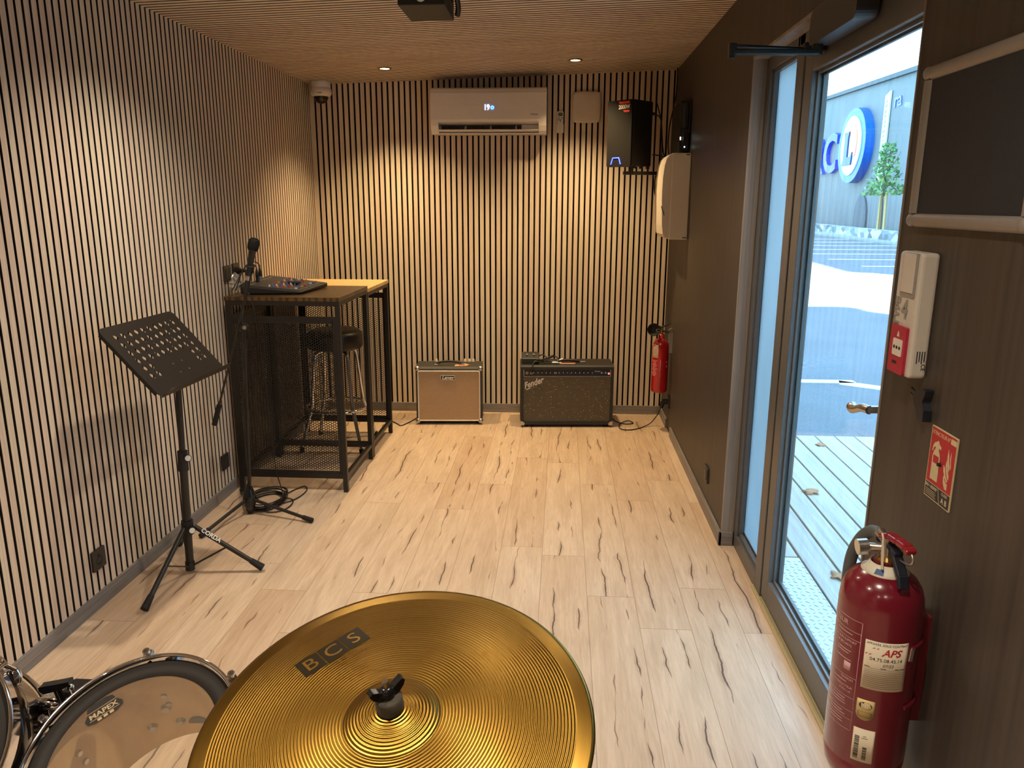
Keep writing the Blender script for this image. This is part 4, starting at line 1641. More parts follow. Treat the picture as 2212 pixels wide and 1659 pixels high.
rc = thing('remote_control', 'white remote control in a holder on the back slats under the square vent', 'remote', (1.7695, 5.655, 2.045))
yb_ = yback(1.77)
FRW = frame((1.7695, yb_, 2.115), *FRN)      # local z points towards the room
b = MB()
b.prism(rrect(0.042, 0.140, 0.004, 3), 0.002, 0.020, FRW)
b.build('handset', M_WHITE, rc, bevel=0.002)
b = MB()
b.prism(rrect(0.048, 0.056, 0.003, 3, 0, -0.044), 0.0, 0.026, FRW)
b.build('wall_holder', M_WHITE, rc, bevel=0.002)
b = MB()
b.prism(rrect(0.030, 0.024, 0.001, 1, 0, 0.050), 0.020, 0.0208, FRW)
b.build('screen', mat('lcd_grey', rgb(104, 98, 84), 0.3), rc)
for bx, by in ((-0.009, 0.026), (0.011, 0.026), (-0.012, 0.014), (0.0, 0.014), (0.0, 0.004)):
    b = MB()
    b.prism(rrect(0.009, 0.0058, 0.001, 1, bx, by), 0.020, 0.0216, FRW)
    b.build('button', M_GREY, rc)

b = MB()
P = []
for k in range(48):
    a = 2 * pi * k / 48
    c_, s_ = cos(a), sin(a)
    e = 2 / 9.0
    P.append((math.copysign(abs(c_) ** e, c_), math.copysign(abs(s_) ** e, s_)))
FV = frame((1.951, yback(1.951), 2.212), *FRN)
vs, fs = [], []
rings = ((0.93, 0.0), (0.93, 0.012), (0.985, 0.014), (1.0, 0.020), (0.985, 0.025), (0.90, 0.028), (0.6, 0.031), (0.3, 0.032), (0.001, 0.032))
for s_, z in rings:
    for x, y in P:
        bul = 1 + 0.035 * (1 - x * x * y * y)
        vs.append((0.096 * s_ * x * (1 + 0.03 * (1 - y * y)), 0.102 * s_ * y * (1 + 0.03 * (1 - x * x)), z))
n = len(P)
for i in range(len(rings) - 1):
    for k in range(n):
        fs.append((i * n + k, i * n + (k + 1) % n, (i + 1) * n + (k + 1) % n, (i + 1) * n + k))
b.add(vs, fs, 0, True, FV)
tag(b.build('vent_cover', mat('cream_plastic', rgb(214, 200, 182), 0.4, 0, 0.02, 20)), 'square cream vent cover with bulging sides beside the air conditioner', 'vent')

# ------------------------------------------------------------------ wall speaker
NC, LC, RC = Vector((2.231, 5.150, 0)), Vector((2.083, 5.275, 0)), Vector((2.372, 5.300, 0))
BC = LC + RC - NC
sz0, sz1 = 1.790, 2.203
sp = thing('loudspeaker', 'black loudspeaker with blue light and red sticker hung in the upper corner', 'speaker', ((LC.x + RC.x) / 2, (LC.y + RC.y) / 2, sz0))
b = MB()
iC = (LC + RC) / 2
P4 = [NC, RC, BC * 0.7 + iC * 0.3, LC]
ins = NC + (RC - NC) * 0.03
ins2 = LC + (BC - LC) * 0.03
b.hexa([(*p.xy, sz0 + 0.008) for p in (ins, RC, P4[2], ins2)] + [(*p.xy, sz1) for p in (ins, RC, P4[2], ins2)])
b.build('cabinet', M_BLACKM, sp, bevel=0.006)
fu = (NC - LC).normalized()
fnrm = Vector((fu.y, -fu.x, 0))
FS = frame((*((LC + NC) / 2).xy, (sz0 + sz1) / 2), fu, (0, 0, 1))
b = MB()
fw = (NC - LC).length
b.prism(rrect(fw - 0.004, sz1 - sz0 - 0.004, 0.010, 4), -0.006, 0.010, FS)
b.build('front_grille', M_MESH, sp, bevel=0.003)
b = MB()
b.prism([(-0.010, 0.196), (0.075, 0.196), (0.075, 0.181), (0.000, 0.181)], 0.0102, 0.0108, FS)
b.prism([(0.026, 0.142), (0.075, 0.142), (0.075, 0.130), (0.036, 0.130)], 0.0102, 0.0108, FS)
stk = b.build('sticker', mat('red_sticker', rgb(214, 62, 56), 0.5), sp)
b = MB()
b.text('2000W', 0.036, frame(FS @ Vector((0.034, 0.1615, 0.0106)), fu, (0, 0, 1)), 0.0003, bold=0.0008, sx=0.80)
b.build('lettering', M_WHITE, stk)
b = MB()
tz = -0.170
P = [FS @ Vector(p) for p in ((-0.058, tz - 0.018, 0.0112), (-0.044, tz + 0.022, 0.0112), (0.004, tz + 0.022, 0.0112), (0.018, tz - 0.018, 0.0112))]
b.tube(P, 0.0032, 8)
b.build('indicator_light', emit('blue_led_strip', (0.02, 0.04, 1.0, 1), 14.0), sp)
for p in (0.15, 0.5, 0.85):
    b = MB()
    q = NC + (RC - NC) * p
    b.cyl((*(q + Vector((0.0, 0.02, 0))).xy, sz0 + 0.010), (*(q + Vector((0.0, 0.02, 0))).xy, sz0 - 0.008), 0.012, 0.012, 12)
    b.build('foot', M_RUBBER, sp)
b = MB()
b.cyl((2.366, 5.31, 2.13), (2.395, 5.318, 2.128), 0.010, 0.009, 12)
b.build('rear_connector', M_BLACKM, sp)

br = thing('speaker_bracket', 'black steel wall bracket carrying the loudspeaker', 'bracket', (2.55, 5.34, 1.75))
b = MB()
b.bar((2.19, 5.275, 1.756), (2.53, 5.345, 1.756), 0.026, 0.022)
b.build('arm', M_BLACK, br, bevel=0.003)
b = MB()
b.cyl((2.240, 5.285, 1.745), (2.240, 5.285, 1.80), 0.0165, 0.0165, 16)
b.build('post', M_BLACK, br)
b = MB()
b.box(2.53, 2.565, 5.305, 5.385, 1.68, 1.83)
b.build('wall_plate', M_BLACK, br, bevel=0.003)

cb = thing('speaker_cables', 'black cables looping behind the loudspeaker down to the white cabinet', 'cable', (2.46, 5.4, 1.7))
b = MB()
for pts in (((2.39, 5.318, 2.128), (2.425, 5.33, 2.10), (2.44, 5.34, 2.00), (2.445, 5.345, 1.87), (2.43, 5.33, 1.80), (2.44, 5.33, 1.70), (2.455, 5.33, 1.62), (2.455, 5.31, 1.53), (2.49, 5.25, 1.44)),
            ((2.40, 5.35, 2.20), (2.435, 5.36, 2.08), (2.45, 5.35, 1.92), (2.47, 5.34, 1.82), (2.46, 5.33, 1.72), (2.43, 5.32, 1.66), (2.42, 5.32, 1.74), (2.445, 5.33, 1.83)),
            ((2.535, 5.44, 2.43), (2.53, 5.43, 2.25), (2.50, 5.42, 2.08), (2.49, 5.40, 1.95), (2.50, 5.36, 1.86), (2.52, 5.30, 1.86)),
            ((2.38, 5.31, 1.875), (2.43, 5.33, 1.868), (2.48, 5.34, 1.85))):
    b.tube(smooth_path(pts, 7), 0.0042, 8)
b.build('cord', M_CABLE, cb)
b = MB()
for k in range(5):
    P = []
    for i in range(30):
        a = 2 * pi * i / 30
        P.append((2.448 + (0.040 + 0.004 * k) * cos(a) + 0.004 * k, 5.335 + 0.008 * k - 0.02 * cos(a), 1.705 + (0.082 + 0.006 * k) * sin(a) - 0.006 * k))
    b.tube(P, 0.0042, 6, closed=True)
b.build('coil', M_CABLE, cb)
b = MB()
b.box(2.425, 2.475, 5.325, 5.345, 1.608, 1.622)
b.build('cable_tie', M_BLACKM, cb)

# ------------------------------------------------------------------ white cabinet and black router
M_CAB = mat('warm_white_plastic', rgb(226, 216, 200), 0.38, 0, 0.02, 20)
eb = thing('electrical_cabinet', 'white electrical cabinet with a bulging cover on the dark right wall', 'cabinet', (W, 5.03, 1.345))
b = MB()
b.box(2.452, W, 4.865, 5.235, 1.345, 1.858)
b.build('body', M_CAB, eb, bevel=0.006, seg=3)
b = MB()
prof = [(2.4525, 1.352), (2.430, 1.354), (2.416, 1.376), (2.408, 1.43), (2.402, 1.55), (2.400, 1.64), (2.402, 1.72), (2.410, 1.79), (2.422, 1.828), (2.440, 1.850), (2.4525, 1.852)]
b.prism(prof, 4.869, 5.231, Matrix(((1, 0, 0, 0), (0, 0, 1, 0), (0, 1, 0, 0), (0, 0, 0, 1))))
b.build('cover', M_CAB, eb, bevel=0.004, seg=3)
b = MB()
b.tube(smooth_path([(2.400, 4.875, 1.545), (2.404, 4.868, 1.53), (2.412, 4.866, 1.51), (2.418, 4.866, 1.49)], 4), 0.0025, 6)
b.build('latch', M_GREY, eb)
b = MB()
for zz in (1.848, 1.356):
    b.box(W - 0.030, W - 0.008, 4.8642, 4.8655, zz - 0.003, zz + 0.003)
b.build('corner_vents', M_GREY, eb)

ro = thing('network_router', 'black network box with small white lights above the white cabinet', 'router', (W, 5.08, 1.87))
b = MB()
b.box(2.500, W, 4.955, 5.32, 1.872, 2.165)
b.build('casing', M_BLACKM, ro, bevel=0.004)
b = MB()
b.box(2.508, 2.532, 4.950, 4.956, 2.01, 2.15)
b.build('label_plate', M_GREY, ro)
b = MB()
b.cyl((2.555, 4.94, 1.98), (2.557, 4.935, 2.17), 0.0045, 0.004, 10)
b.cyl((2.540, 4.945, 1.99), (2.541, 4.945, 2.155), 0.0040, 0.0035, 10)
b.build('antenna', M_BLACKM, ro)
b = MB()
b.box(2.520, 2.556, 4.94, 4.957, 1.885, 2.005)
b.build('power_adapter', mat('dark_navy_plastic', rgb(30, 32, 40), 0.45), ro, bevel=0.003)
for p in ((2.506, 4.9535, 1.953), (2.506, 4.9535, 1.943)):
    b = MB()
    b.sphere(p, 0.0035, 8, 6)
    b.build('status_light', emit('white_led', (0.9, 1.0, 0.92, 1), 12.0), ro)
b = MB()
b.sphere((2.531, 4.939, 1.897), 0.0035, 8, 6)
b.build('status_light', emit('white_led', (0.9, 1.0, 0.92, 1), 12.0), ro)

# ------------------------------------------------------------------ dome camera, downlights, projector
dc_ = thing('dome_camera', 'white dome security camera in the back left ceiling corner', 'camera', (0.115, 5.52, 2.20))
M = Matrix.Translation((0.115, 5.52, ceil_z(0.115)))
b = MB()
b.lathe([(0.0, 0.0), (0.066, 0.0), (0.069, -0.006), (0.069, -0.042), (0.0675, -0.044), (0.0675, -0.046), (0.072, -0.048), (0.074, -0.072), (0.073, -0.085), (0.060, -0.099), (0.050, -0.101), (0.0, -0.101)], 36, M)
b.build('housing', M_WHITE, dc_)
b = MB()
b.sphere((0, 0, -0.100), 0.050, 24, 8, 0, (1, 1, 0.95), -1.0, 0.0, M)
b.build('smoked_dome', mat('smoked_glass', rgb(40, 30, 22), 0.06), dc_)
b = MB()
b.box(-0.002 + 0.115, 0.115 + 0.03, 5.52 - 0.074, 5.52 - 0.0725, 2.375 - 0.086, 2.375 - 0.082)
b.build('maker_mark', M_GREY, dc_)

M_DISC = emit('warm_lamp_disc', (1.0, 0.78, 0.36, 1), 9.0)
DL_LABEL = {('back', 0): 'recessed ceiling downlight near the dome camera', ('back', 1): 'recessed ceiling downlight above the vent cover',
            ('mid', 0): 'recessed ceiling downlight above the music stand', ('mid', 1): 'recessed ceiling downlight beside the door closer',
            ('front', 0): 'recessed ceiling downlight above the toms', ('front', 1): 'recessed ceiling downlight above the cymbal',
            ('rear_fill', 0): 'added recessed fill downlight by the slats behind the viewpoint', ('rear_fill', 1): 'added recessed fill downlight by the dark wall behind the viewpoint'}
for lname, ly in LAMP_YS:
    for i, lx in enumerate(LAMP_XS):
        zc_ = ceil_z(lx)
        dl = thing('downlight', DL_LABEL[(lname, i)], 'ceiling lamp', (lx, ly, zc_), 'recessed downlights')
        M = Matrix.Translation((lx, ly, zc_))
        b = MB()
        b.lathe([(0.030, 0.0), (0.043, 0.0), (0.044, -0.003), (0.040, -0.005), (0.032, -0.005), (0.030, -0.003)], 32, M, close=True)
        b.build('trim_ring', mat('bronze_ring', rgb(120, 92, 60), 0.4, 0.6), dl)
        b = MB()
        b.cyl((lx, ly, zc_ - 0.0035), (lx, ly, zc_ + 0.002), 0.031, 0.031, 28)
        b.build('lamp_disc', M_DISC, dl)
        ld = bpy.data.lights.new('lamp_light', 'SPOT')
        ld.energy = LAMP_POWER[lname]
        ld.color = LAMP_COLOR[lname]
        ld.spot_size = radians(LAMP_ANGLE[lname])
        ld.spot_blend = LAMP_BLEND[lname]
        ld.shadow_soft_size = 0.028
        lo = bpy.data.objects.new('lamp_light', ld)
        COL.objects.link(lo)
        lo.parent = dl
        lo.location = (0, 0, -0.034)

pj = thing('ceiling_projector', 'black box lamp on a bracket hanging from the ceiling', 'projector', (1.26, 3.35, 2.41))
b = MB()
b.box(1.175, 1.345, 3.30, 3.34, 2.315, 2.412)
b.box(1.172, 1.348, 3.06, 3.32, 2.275, 2.335)
b.build('housing', M_BLACKM, pj, bevel=0.004)
b = MB()
b.tube(smooth_path([(1.340, 3.05, 2.40), (1.360, 3.15, 2.385), (1.372, 3.26, 2.325), (1.365, 3.295, 2.290)], 6), 0.011, 10)
b.build('bracket_arm', M_BLACK, pj)
b = MB()
b.cyl((1.26, 3.058, 2.305), (1.26, 3.05, 2.305), 0.02, 0.02, 16)
b.build('lens', M_WHITE, pj)

# ------------------------------------------------------------------ door closer
cl = thing('door_closer', 'dark overhead door closer with an arm reaching into the room', 'door closer', (2.58, 2.5, 2.03))
b = MB()
b.prism(rrect(0.40, 0.100, 0.025, 5), 0.0, 0.058, frame((2.616, 2.44, 2.090), (0, -1, 0), (0, 0, 1)))
b.build('body', mat('graphite_paint', rgb(48, 48, 52), 0.4), cl, bevel=0.004)
b = MB()
b.cyl((2.575, 2.600, 2.045), (2.575, 2.600, 2.010), 0.016, 0.014, 16)
b.build('spindle', M_BLACK, cl)
b = MB()
b.bar((2.580, 2.600, 2.018), (2.302, 2.540, 2.010), 0.026, 0.016)
b.build('main_arm', M_BLACK, cl, bevel=0.003)
b = MB()
b.cyl((2.304, 2.540, 1.992), (2.304, 2.540, 2.034), 0.013, 0.013, 16)
b.build('elbow', M_BLACK, cl)
b = MB()
b.bar((2.304, 2.540, 2.028), (2.575, 2.700, 2.045), 0.020, 0.007)
b.build('forearm', M_BLACK, cl, bevel=0.002)
b = MB()
b.box(2.555, 2.600, 2.665, 2.735, 2.030, 2.060)
b.box(2.595, 2.622, 2.655, 2.745, 2.030, 2.075)
b.build('shoe', M_BLACK, cl, bevel=0.003)

# ------------------------------------------------------------------ framed notice board
nb = thing('notice_board', 'empty dark notice board in a rounded aluminium snap frame beside the door', 'notice board', (W, 1.55, 1.51))
y0, y1, z0_, z1_ = 1.330, 1.750, 1.528, 1.825
b = MB()
b.box(2.555, 2.5655, y0, y1, z0_, z1_)
b.build('panel', mat('dark_felt_panel', rgb(40, 42, 46), 0.8, 0, 0.1, 150), nb)
M_RAIL = mat('satin_aluminium', rgb(150, 144, 138), 0.45, 0.35, 0.03, 80)


def half_rail(b, p0, p1, r, out=0.013):
    """rounded rail lying on the wall plane x = W, bulging into the room"""
    p0, p1 = Vector(p0), Vector(p1)
    d = (p1 - p0).normalized()
    s_ = d.cross(Vector((1, 0, 0)))
    vs, n_ = [], 13
    for p in (p0, p1):
        for i in range(n_):
            t = pi * i / (n_ - 1)
            vs.append(p + s_ * r * cos(t) + Vector((-0.006 - out * sin(t), 0, 0)))
        vs.append(p - s_ * r)
        vs.append(p + s_ * r)
    m_ = n_ + 2
    b.add(vs, [(i, (i + 1) % m_, m_ + (i + 1) % m_, m_ + i) for i in range(m_)], 0, True)
    b.add(vs[:m_], [tuple(range(m_))[::-1]])
    b.add(vs[m_:], [tuple(range(m_))])


for p0, p1 in (((W, y0 + 0.006, z0_), (W, y1 - 0.012, z0_)), ((W, y0 + 0.006, z1_), (W, y1 - 0.012, z1_)), ((W, y0, z0_ + 0.014), (W, y0, z1_ - 0.014)), ((W, y1, z0_ + 0.014), (W, y1, z1_ - 0.014))):
    b = MB()
    half_rail(b, p0, p1, 0.0145)
    b.build('frame_rail', M_RAIL, nb)
for yy, zz in ((y0, z0_), (y1, z0_), (y0, z1_), (y1, z1_)):
    b = MB()
    b.sphere((2.553, yy, zz), 0.0142, 14, 10, 0, (0.8, 1, 1))
    b.build('corner_cap', M_RAIL, nb)

# ------------------------------------------------------------------ alarm box
al = thing('alarm_box', 'white fire alarm box with a red call point on the wall beside the door', 'alarm box', (W, 1.67, 1.20))
M_ALW = mat('alarm_white', rgb(206, 200, 190), 0.45, 0, 0.02, 30)
b = MB()
b.box(2.527, W, 1.622, 1.728, 1.203, 1.464)
b.build('casing', M_ALW, al, bevel=0.008, seg=3)
XA = 2.5265
FA = frame((XA, 1.675, 1.33), (0, -1, 0), (0, 0, 1))
b = MB()
b.box(XA - 0.003, XA + 0.002, 1.633, 1.700, 1.372, 1.462)
b.build('front_window', mat('alarm_grey', rgb(150, 146, 140), 0.5), al, bevel=0.001)
b = MB()
b.box(XA - 0.005, XA - 0.002, 1.639, 1.694, 1.380, 1.461)
b.build('front_flap', M_ALW, al, bevel=0.001)
cp = MB()
cp.prism(rrect(0.074, 0.102, 0.004, 3, 0.000, -0.073), -0.002, 0.006, FA)
cp = cp.build('call_point', mat('call_point_red', rgb(178, 40, 66), 0.4), al, bevel=0.0015)
b = MB()
b.prism(rrect(0.044, 0.036, 0.003, 3, 0.004, -0.068), 0.006, 0.0075, FA)
b.build('press_plate', M_WHITE, cp)
b = MB()
for dx in (-0.009, 0.004, 0.017):
    b.lathe([(0.0, 0.0086), (0.0036, 0.0084), (0.0036, 0.0070)], 12, FA @ Matrix.Translation((dx, -0.068, 0)))
b.prism(rrect(0.020, 0.006, 0.002, 2, -0.004, -0.101), 0.006, 0.007, FA)
b.build('markings', M_INK, cp)
b = MB()
b.prism([(-0.004, -0.045), (0.006, -0.045), (0.005, -0.040), (0.001, -0.033), (-0.003, -0.040)], 0.006, 0.0066, FA)
b.build('flame_mark', M_WHITE, cp)
b = MB()
gp = mat('pale_grey_print', rgb(150, 146, 140), 0.6)
b.text('TYPE', 0.034, frame(FA @ Vector((-0.030, 0.006, 0.0010)), (0, 0, 1), (0, 1, 0)), 0.0003, bold=0.0008, sx=0.85)
b.text('4', 0.056, frame(FA @ Vector((0.004, 0.012, 0.0010)), (0, -1, 0), (0, 0, 1)), 0.0003, bold=0.0010)
b.build('lettering', gp, al)
FSd = frame((2.547, 1.6215, 1.235), (0, 0, -1), (1, 0, 0))
b = MB()
b.text('CE', 0.012, frame((2.555, 1.6215, 1.228), (0, 0, -1), (1, 0, 0)), 0.0002)
for i in range(4):
    b.box(2.540 + 0.005 * i, 2.5418 + 0.005 * i, 1.6212, 1.6216, 1.236 + 0.004 * (i % 2), 1.262)
b.build('side_print', M_INK, al)

# ------------------------------------------------------------------ plug-shaped hook
pk = thing('plug_hook', 'navy plug-shaped hook with two prongs stuck below the alarm box', 'hook', (W, 1.63, 1.12))
M_NAVY = mat('navy_plastic', rgb(28, 32, 44), 0.4)
FK = frame((W, 1.612, 1.158), (0, -1, 0), (0, 0, 1))
b = MB()
b.prism([(-0.020, 0.012), (-0.012, 0.020), (0.016, 0.030), (0.034, 0.030), (0.030, 0.016), (0.024, 0.004), (0.034, -0.012), (0.036, -0.036), (0.024, -0.036), (0.004, -0.024), (-0.012, -0.008)], 0.0, 0.018, FK)
b.build('hook_body', M_NAVY, pk, bevel=0.003)
for yy in (0.014, 0.002):
    b = MB()
    b.cyl(FK @ Vector((-0.014, yy - 0.002, 0.010)), FK @ Vector((-0.046, yy + 0.004, 0.010)), 0.0028, 0.0024, 10)
    b.build('prong', M_NAVY, pk)

# ------------------------------------------------------------------ extinguisher sign
sg = thing('extinguisher_sign', 'red fire extinguisher sign with cream pictograms on the dark wall', 'sign', (W, 1.51, 0.972))
FG = frame((W - 0.001, 1.510, 1.047), (0, -1, 0), (0, 0, 1))
SWd, SHt = 0.105, 0.150
M_CREAM = mat('cream_print', rgb(204, 190, 150), 0.6)
b = MB()
b.prism(rrect(SWd, SHt, 0.001, 1), -0.001, 0.0015, FG)
b.build('plate', M_CREAM, sg)
b = MB()
b.prism(rrect(SWd - 0.005, 0.1145, 0.0005, 1, 0, 0.0155), 0.0015, 0.0018, FG)
b.build('red_field', mat('sign_red', rgb(178, 38, 48), 0.55), sg)
b = MB()
b.prism([(-0.050, -0.0728), (0.0105, -0.0728), (0.0005, -0.0435), (-0.050, -0.0435)], 0.0015, 0.0018, FG)
b.prism([(0.0130, -0.0728), (0.050, -0.0728), (0.050, -0.0435), (0.0030, -0.0435)], 0.0015, 0.0018, FG)
b.build('dark_field', mat('sign_black', rgb(40, 42, 50), 0.55), sg)
b = MB()
b.text('EXTINCTEUR N\u00b0', 0.0115, FG @ Matrix.Translation((-0.013, 0.063, 0.0019)), 0.0001, sx=0.92)
b.prism(rrect(0.022, 0.011, 0.002, 2, 0.039, 0.0635), 0.0018, 0.0021, FG)
b.text('EAU + ADDITIF', 0.0088, FG @ Matrix.Translation((-0.026, -0.050, 0.0019)), 0.0001, sx=0.82, bold=0.0002)
b.text('CLASSE', 0.0082, FG @ Matrix.Translation((0.029, -0.049, 0.0019)), 0.0001, sx=0.85)
b.text('A B', 0.0155, FG @ Matrix.Translation((0.030, -0.063, 0.0019)), 0.0001, bold=0.0003)
for i in range(4):
    b.box(-0.046, -0.006 + 0.003 * (i % 2) + 0.002 * i * 0, -0.0578 - 0.0036 * i - 0.0004, -0.0578 - 0.0036 * i + 0.0004, 0.0018, 0.0020, 0, FG)
b.build('lettering', M_CREAM, sg)
b = MB()
ex = [(-0.036, -0.034), (-0.006, -0.034), (-0.006, 0.016), (-0.009, 0.024), (-0.014, 0.030), (-0.014, 0.036), (-0.006, 0.034), (-0.005, 0.040), (-0.014, 0.044), (-0.018, 0.050), (-0.022, 0.049), (-0.024, 0.047), (-0.032, 0.044), (-0.038, 0.036), (-0.040, 0.024), (-0.037, 0.025), (-0.034, 0.033), (-0.028, 0.036), (-0.027, 0.032), (-0.032, 0.026), (-0.036, 0.016)]
b.prism(ex, 0.0018, 0.0021, FG)
b.prism([(-0.032, 0.002), (-0.010, 0.002), (-0.010, 0.018), (-0.032, 0.018)], 0.0021, 0.0023, FG, 1)
for P in ([(0.026, -0.036), (0.018, -0.026), (0.016, -0.014), (0.018, -0.010), (0.022, -0.018), (0.030, -0.024), (0.034, -0.022), (0.034, -0.036)],
          [(0.034, -0.018), (0.024, -0.008), (0.018, 0.006), (0.012, 0.010), (0.014, -0.002), (0.020, -0.012), (0.030, -0.021)],
          [(0.036, -0.006), (0.028, 0.006), (0.024, 0.016), (0.022, 0.024), (0.020, 0.012), (0.024, 0.000), (0.032, -0.012), (0.036, -0.014)],
          [(0.036, 0.010), (0.030, 0.022), (0.028, 0.034), (0.024, 0.046), (0.023, 0.030), (0.026, 0.014), (0.033, 0.002)],
          [(0.040, 0.014), (0.037, 0.024), (0.035, 0.044), (0.033, 0.032), (0.036, 0.016), (0.039, 0.008)]):
    b.prism(P, 0.0018, 0.0021, FG)
b.build('pictogram', [M_CREAM, mat('sign_red', rgb(178, 38, 48), 0.55)], sg)
b = MB()
b.cyl(FG @ Vector((-0.001, 0.006, 0.001)), FG @ Vector((-0.001, 0.006, 0.008)), 0.0042, 0.0035, 12)
b.build('peg', M_BLACKM, sg)

# ------------------------------------------------------------------ fire extinguishers
EC, ER = Vector((2.468, 1.485, 0.0)), 0.0805
EPH = radians(245.7)
ex = thing('fire_extinguisher', 'large red water fire extinguisher with cream labels hung beside the door', 'fire extinguisher', (EC.x, EC.y, 0.35), 'fire extinguishers')
b = MB()
prof = [(0.0, 0.352), (0.050, 0.352), (0.066, 0.362), (0.076, 0.385), (0.0800, 0.415), (0.0785, 0.419), (0.0785, 0.422), (0.0805, 0.427), (0.0805, 0.765), (0.0785, 0.786), (0.0725, 0.806), (0.0620, 0.822), (0.048, 0.833), (0.034, 0.839), (0.030, 0.842), (0.0, 0.842)]
b.lathe(prof, 64, Matrix.Translation(EC))
b.build('cylinder', mat('extinguisher_red', rgb(112, 20, 38), 0.22, 0, 0.03, 12, coat=0.6), ex)
b = MB()
b.lathe([(0.0455, 0.8345), (0.0365, 0.8400), (0.030, 0.853), (0.0285, 0.853), (0.029, 0.842), (0.044, 0.8325)], 40, Matrix.Translation(EC), close=True)
tag(b.build('neck_collar', mat('ivory_plastic', rgb(222, 216, 198), 0.45), ex), 'ivory collar with a blue patch')


def wrap(r, z0_, ph0):
    def fn(p):
        a = EPH + ph0 + p[0] / ER
        rr = r + p[2]
        return (EC.x + rr * cos(a), EC.y + rr * sin(a), z0_ + p[1])
    return fn


def wrapped_rect(b, w, h, z0_, ph, lift=0.0004, th=0.0002, mi=0, n=14, cx=0.0, cy=0.0, round_bottom=0.0):
    fn = wrap(ER + lift, z0_, ph)
    vs, fs = [], []
    for k in (0, 1):
        for i in range(n + 1):
            u = cx - w / 2 + w * i / n
            t_ = abs(2 * i / n - 1)
            lo = cy - h / 2 + (round_bottom * (1 - sqrt(max(0, 1 - t_ * t_))) if round_bottom else 0)
            vs.append(fn((u, lo, k * th)))
            vs.append(fn((u, cy + h / 2, k * th)))
    m_ = 2 * (n + 1)
    for i in range(n):
        fs.append((m_ + 2 * i, m_ + 2 * i + 2, m_ + 2 * i + 3, m_ + 2 * i + 1))
        fs.append((2 * i, 2 * i + 2, m_ + 2 * i + 2, m_ + 2 * i))
        fs.append((2 * i + 1, m_ + 2 * i + 1, m_ + 2 * i + 3, 2 * i + 3))
    fs.append((0, m_, m_ + 1, 1))
    fs.append((2 * n, 2 * n + 1, m_ + 2 * n + 1, m_ + 2 * n))
    b.add(vs, fs, mi, True)


ID = Matrix.Identity(4)
b = MB()
PH1 = radians(16.5)
wrapped_rect(b, 0.083, 0.108, 0.660, PH1)
lb = b.build('service_label', M_PAPER, ex)
b = MB()
fn = wrap(ER + 0.0007, 0.660, PH1)
b.text('APPAREIL SOUS CONTRAT', 0.0072, ID, 0.0001, fn=lambda p: fn((p[0], p[1] + 0.048, p[2])), sx=0.9)
b.text('04.75.08.45.14', 0.0105, ID, 0.0001, fn=lambda p: fn((p[0], p[1] + 0.0145, p[2])))
b.text('07/23', 0.0090, ID, 0.0001, shear=0.25, fn=lambda p: fn((p[0] + 0.004, p[1] + 0.003, p[2])))
for k in range(11):
    wrapped_rect(b, 0.078, 0.0004, 0.660, PH1, 0.0007, 0.0001, 0, 10, 0, -0.006 - 0.0042 * k)
for k, (cx, w_) in enumerate(((-0.034, 0.010), (-0.004, 0.010), (0.022, 0.008), (0.034, 0.012))):
    wrapped_rect(b, w_, 0.0013, 0.660, PH1, 0.0007, 0.0001, 0, 4, cx, -0.0035)
b.build('label_print', M_INK, lb)
b = MB()
b.text('APS', 0.0215, ID, 0.0001, shear=0.30, bold=0.0005, fn=lambda p: fn((p[0] + 0.008, p[1] + 0.031, p[2])))
for k in (0, 1):
    def slash(q, k=k):
        return fn((q[0] - 0.031 + 0.007 * k + q[1] * 0.9, q[1] + 0.031, q[2]))
    n_ = len(b.v)
    b.add([slash(q) for q in ((-0.0022, -0.008, 0.0001), (0.0012, -0.008, 0.0001), (0.0012, 0.009, 0.0001), (-0.0022, 0.009, 0.0001))], [(0, 1, 2, 3)])
b.build('label_logo', mat('label_red', rgb(196, 44, 58), 0.6), lb)
PH2 = radians(-3.0)
b = MB()
wrapped_rect(b, 0.034, 0.047, 0.556, PH2, round_bottom=0.014)
nf_ = b.build('certification_label', mat('gold_label', rgb(200, 178, 120), 0.4, 0.2), ex)
b = MB()
fn2 = wrap(ER + 0.0007, 0.556, PH2)
P = [(0.0125 * cos(2 * pi * k / 24), 0.0085 * sin(2 * pi * k / 24) + 0.010, 0) for k in range(24)]
b.add([fn2(p) for p in P], [tuple(range(24))])
for cy in (-0.0155, -0.0045):
    wrapped_rect(b, 0.026, 0.0006, 0.556, PH2, 0.0007, 0.0001, 0, 6, 0, cy)
for cx in (-0.0127, 0.0127):
    wrapped_rect(b, 0.0006, 0.0115, 0.556, PH2, 0.0007, 0.0001, 0, 1, cx, -0.010)
b.build('label_print', mat('slate_ink', rgb(52, 60, 72), 0.6), nf_)
b = MB()
fn3 = wrap(ER + 0.0009, 0.556, PH2)
b.text('NF', 0.0125, ID, 0.0001, bold=0.0003, fn=lambda p: fn3((p[0], p[1] + 0.010, p[2])), sx=1.1)
b.build('label_initials', M_PAPER, nf_)
PH3 = radians(-0.5)
b = MB()
wrapped_rect(b, 0.041, 0.077, 0.474, PH3)
bl_ = b.build('barcode_label', M_PAPER, ex)
b = MB()
random.seed(2)
for cx, w_, y0_, y1_ in ((-0.012, 0.009, -0.032, 0.020), (0.004, 0.008, -0.032, -0.002)):
    y = y0_
    while y < y1_:
        h_ = random.choice((0.0007, 0.0012, 0.002))
        wrapped_rect(b, w_, h_, 0.474, PH3, 0.0007, 0.0001, 0, 3, cx, y)
        y += h_ + random.choice((0.0008, 0.0012))
for cy, w_ in ((0.022, 0.006), (0.0175, 0.012)):
    wrapped_rect(b, w_, 0.0011, 0.474, PH3, 0.0007, 0.0001, 0, 3, 0.002, cy)
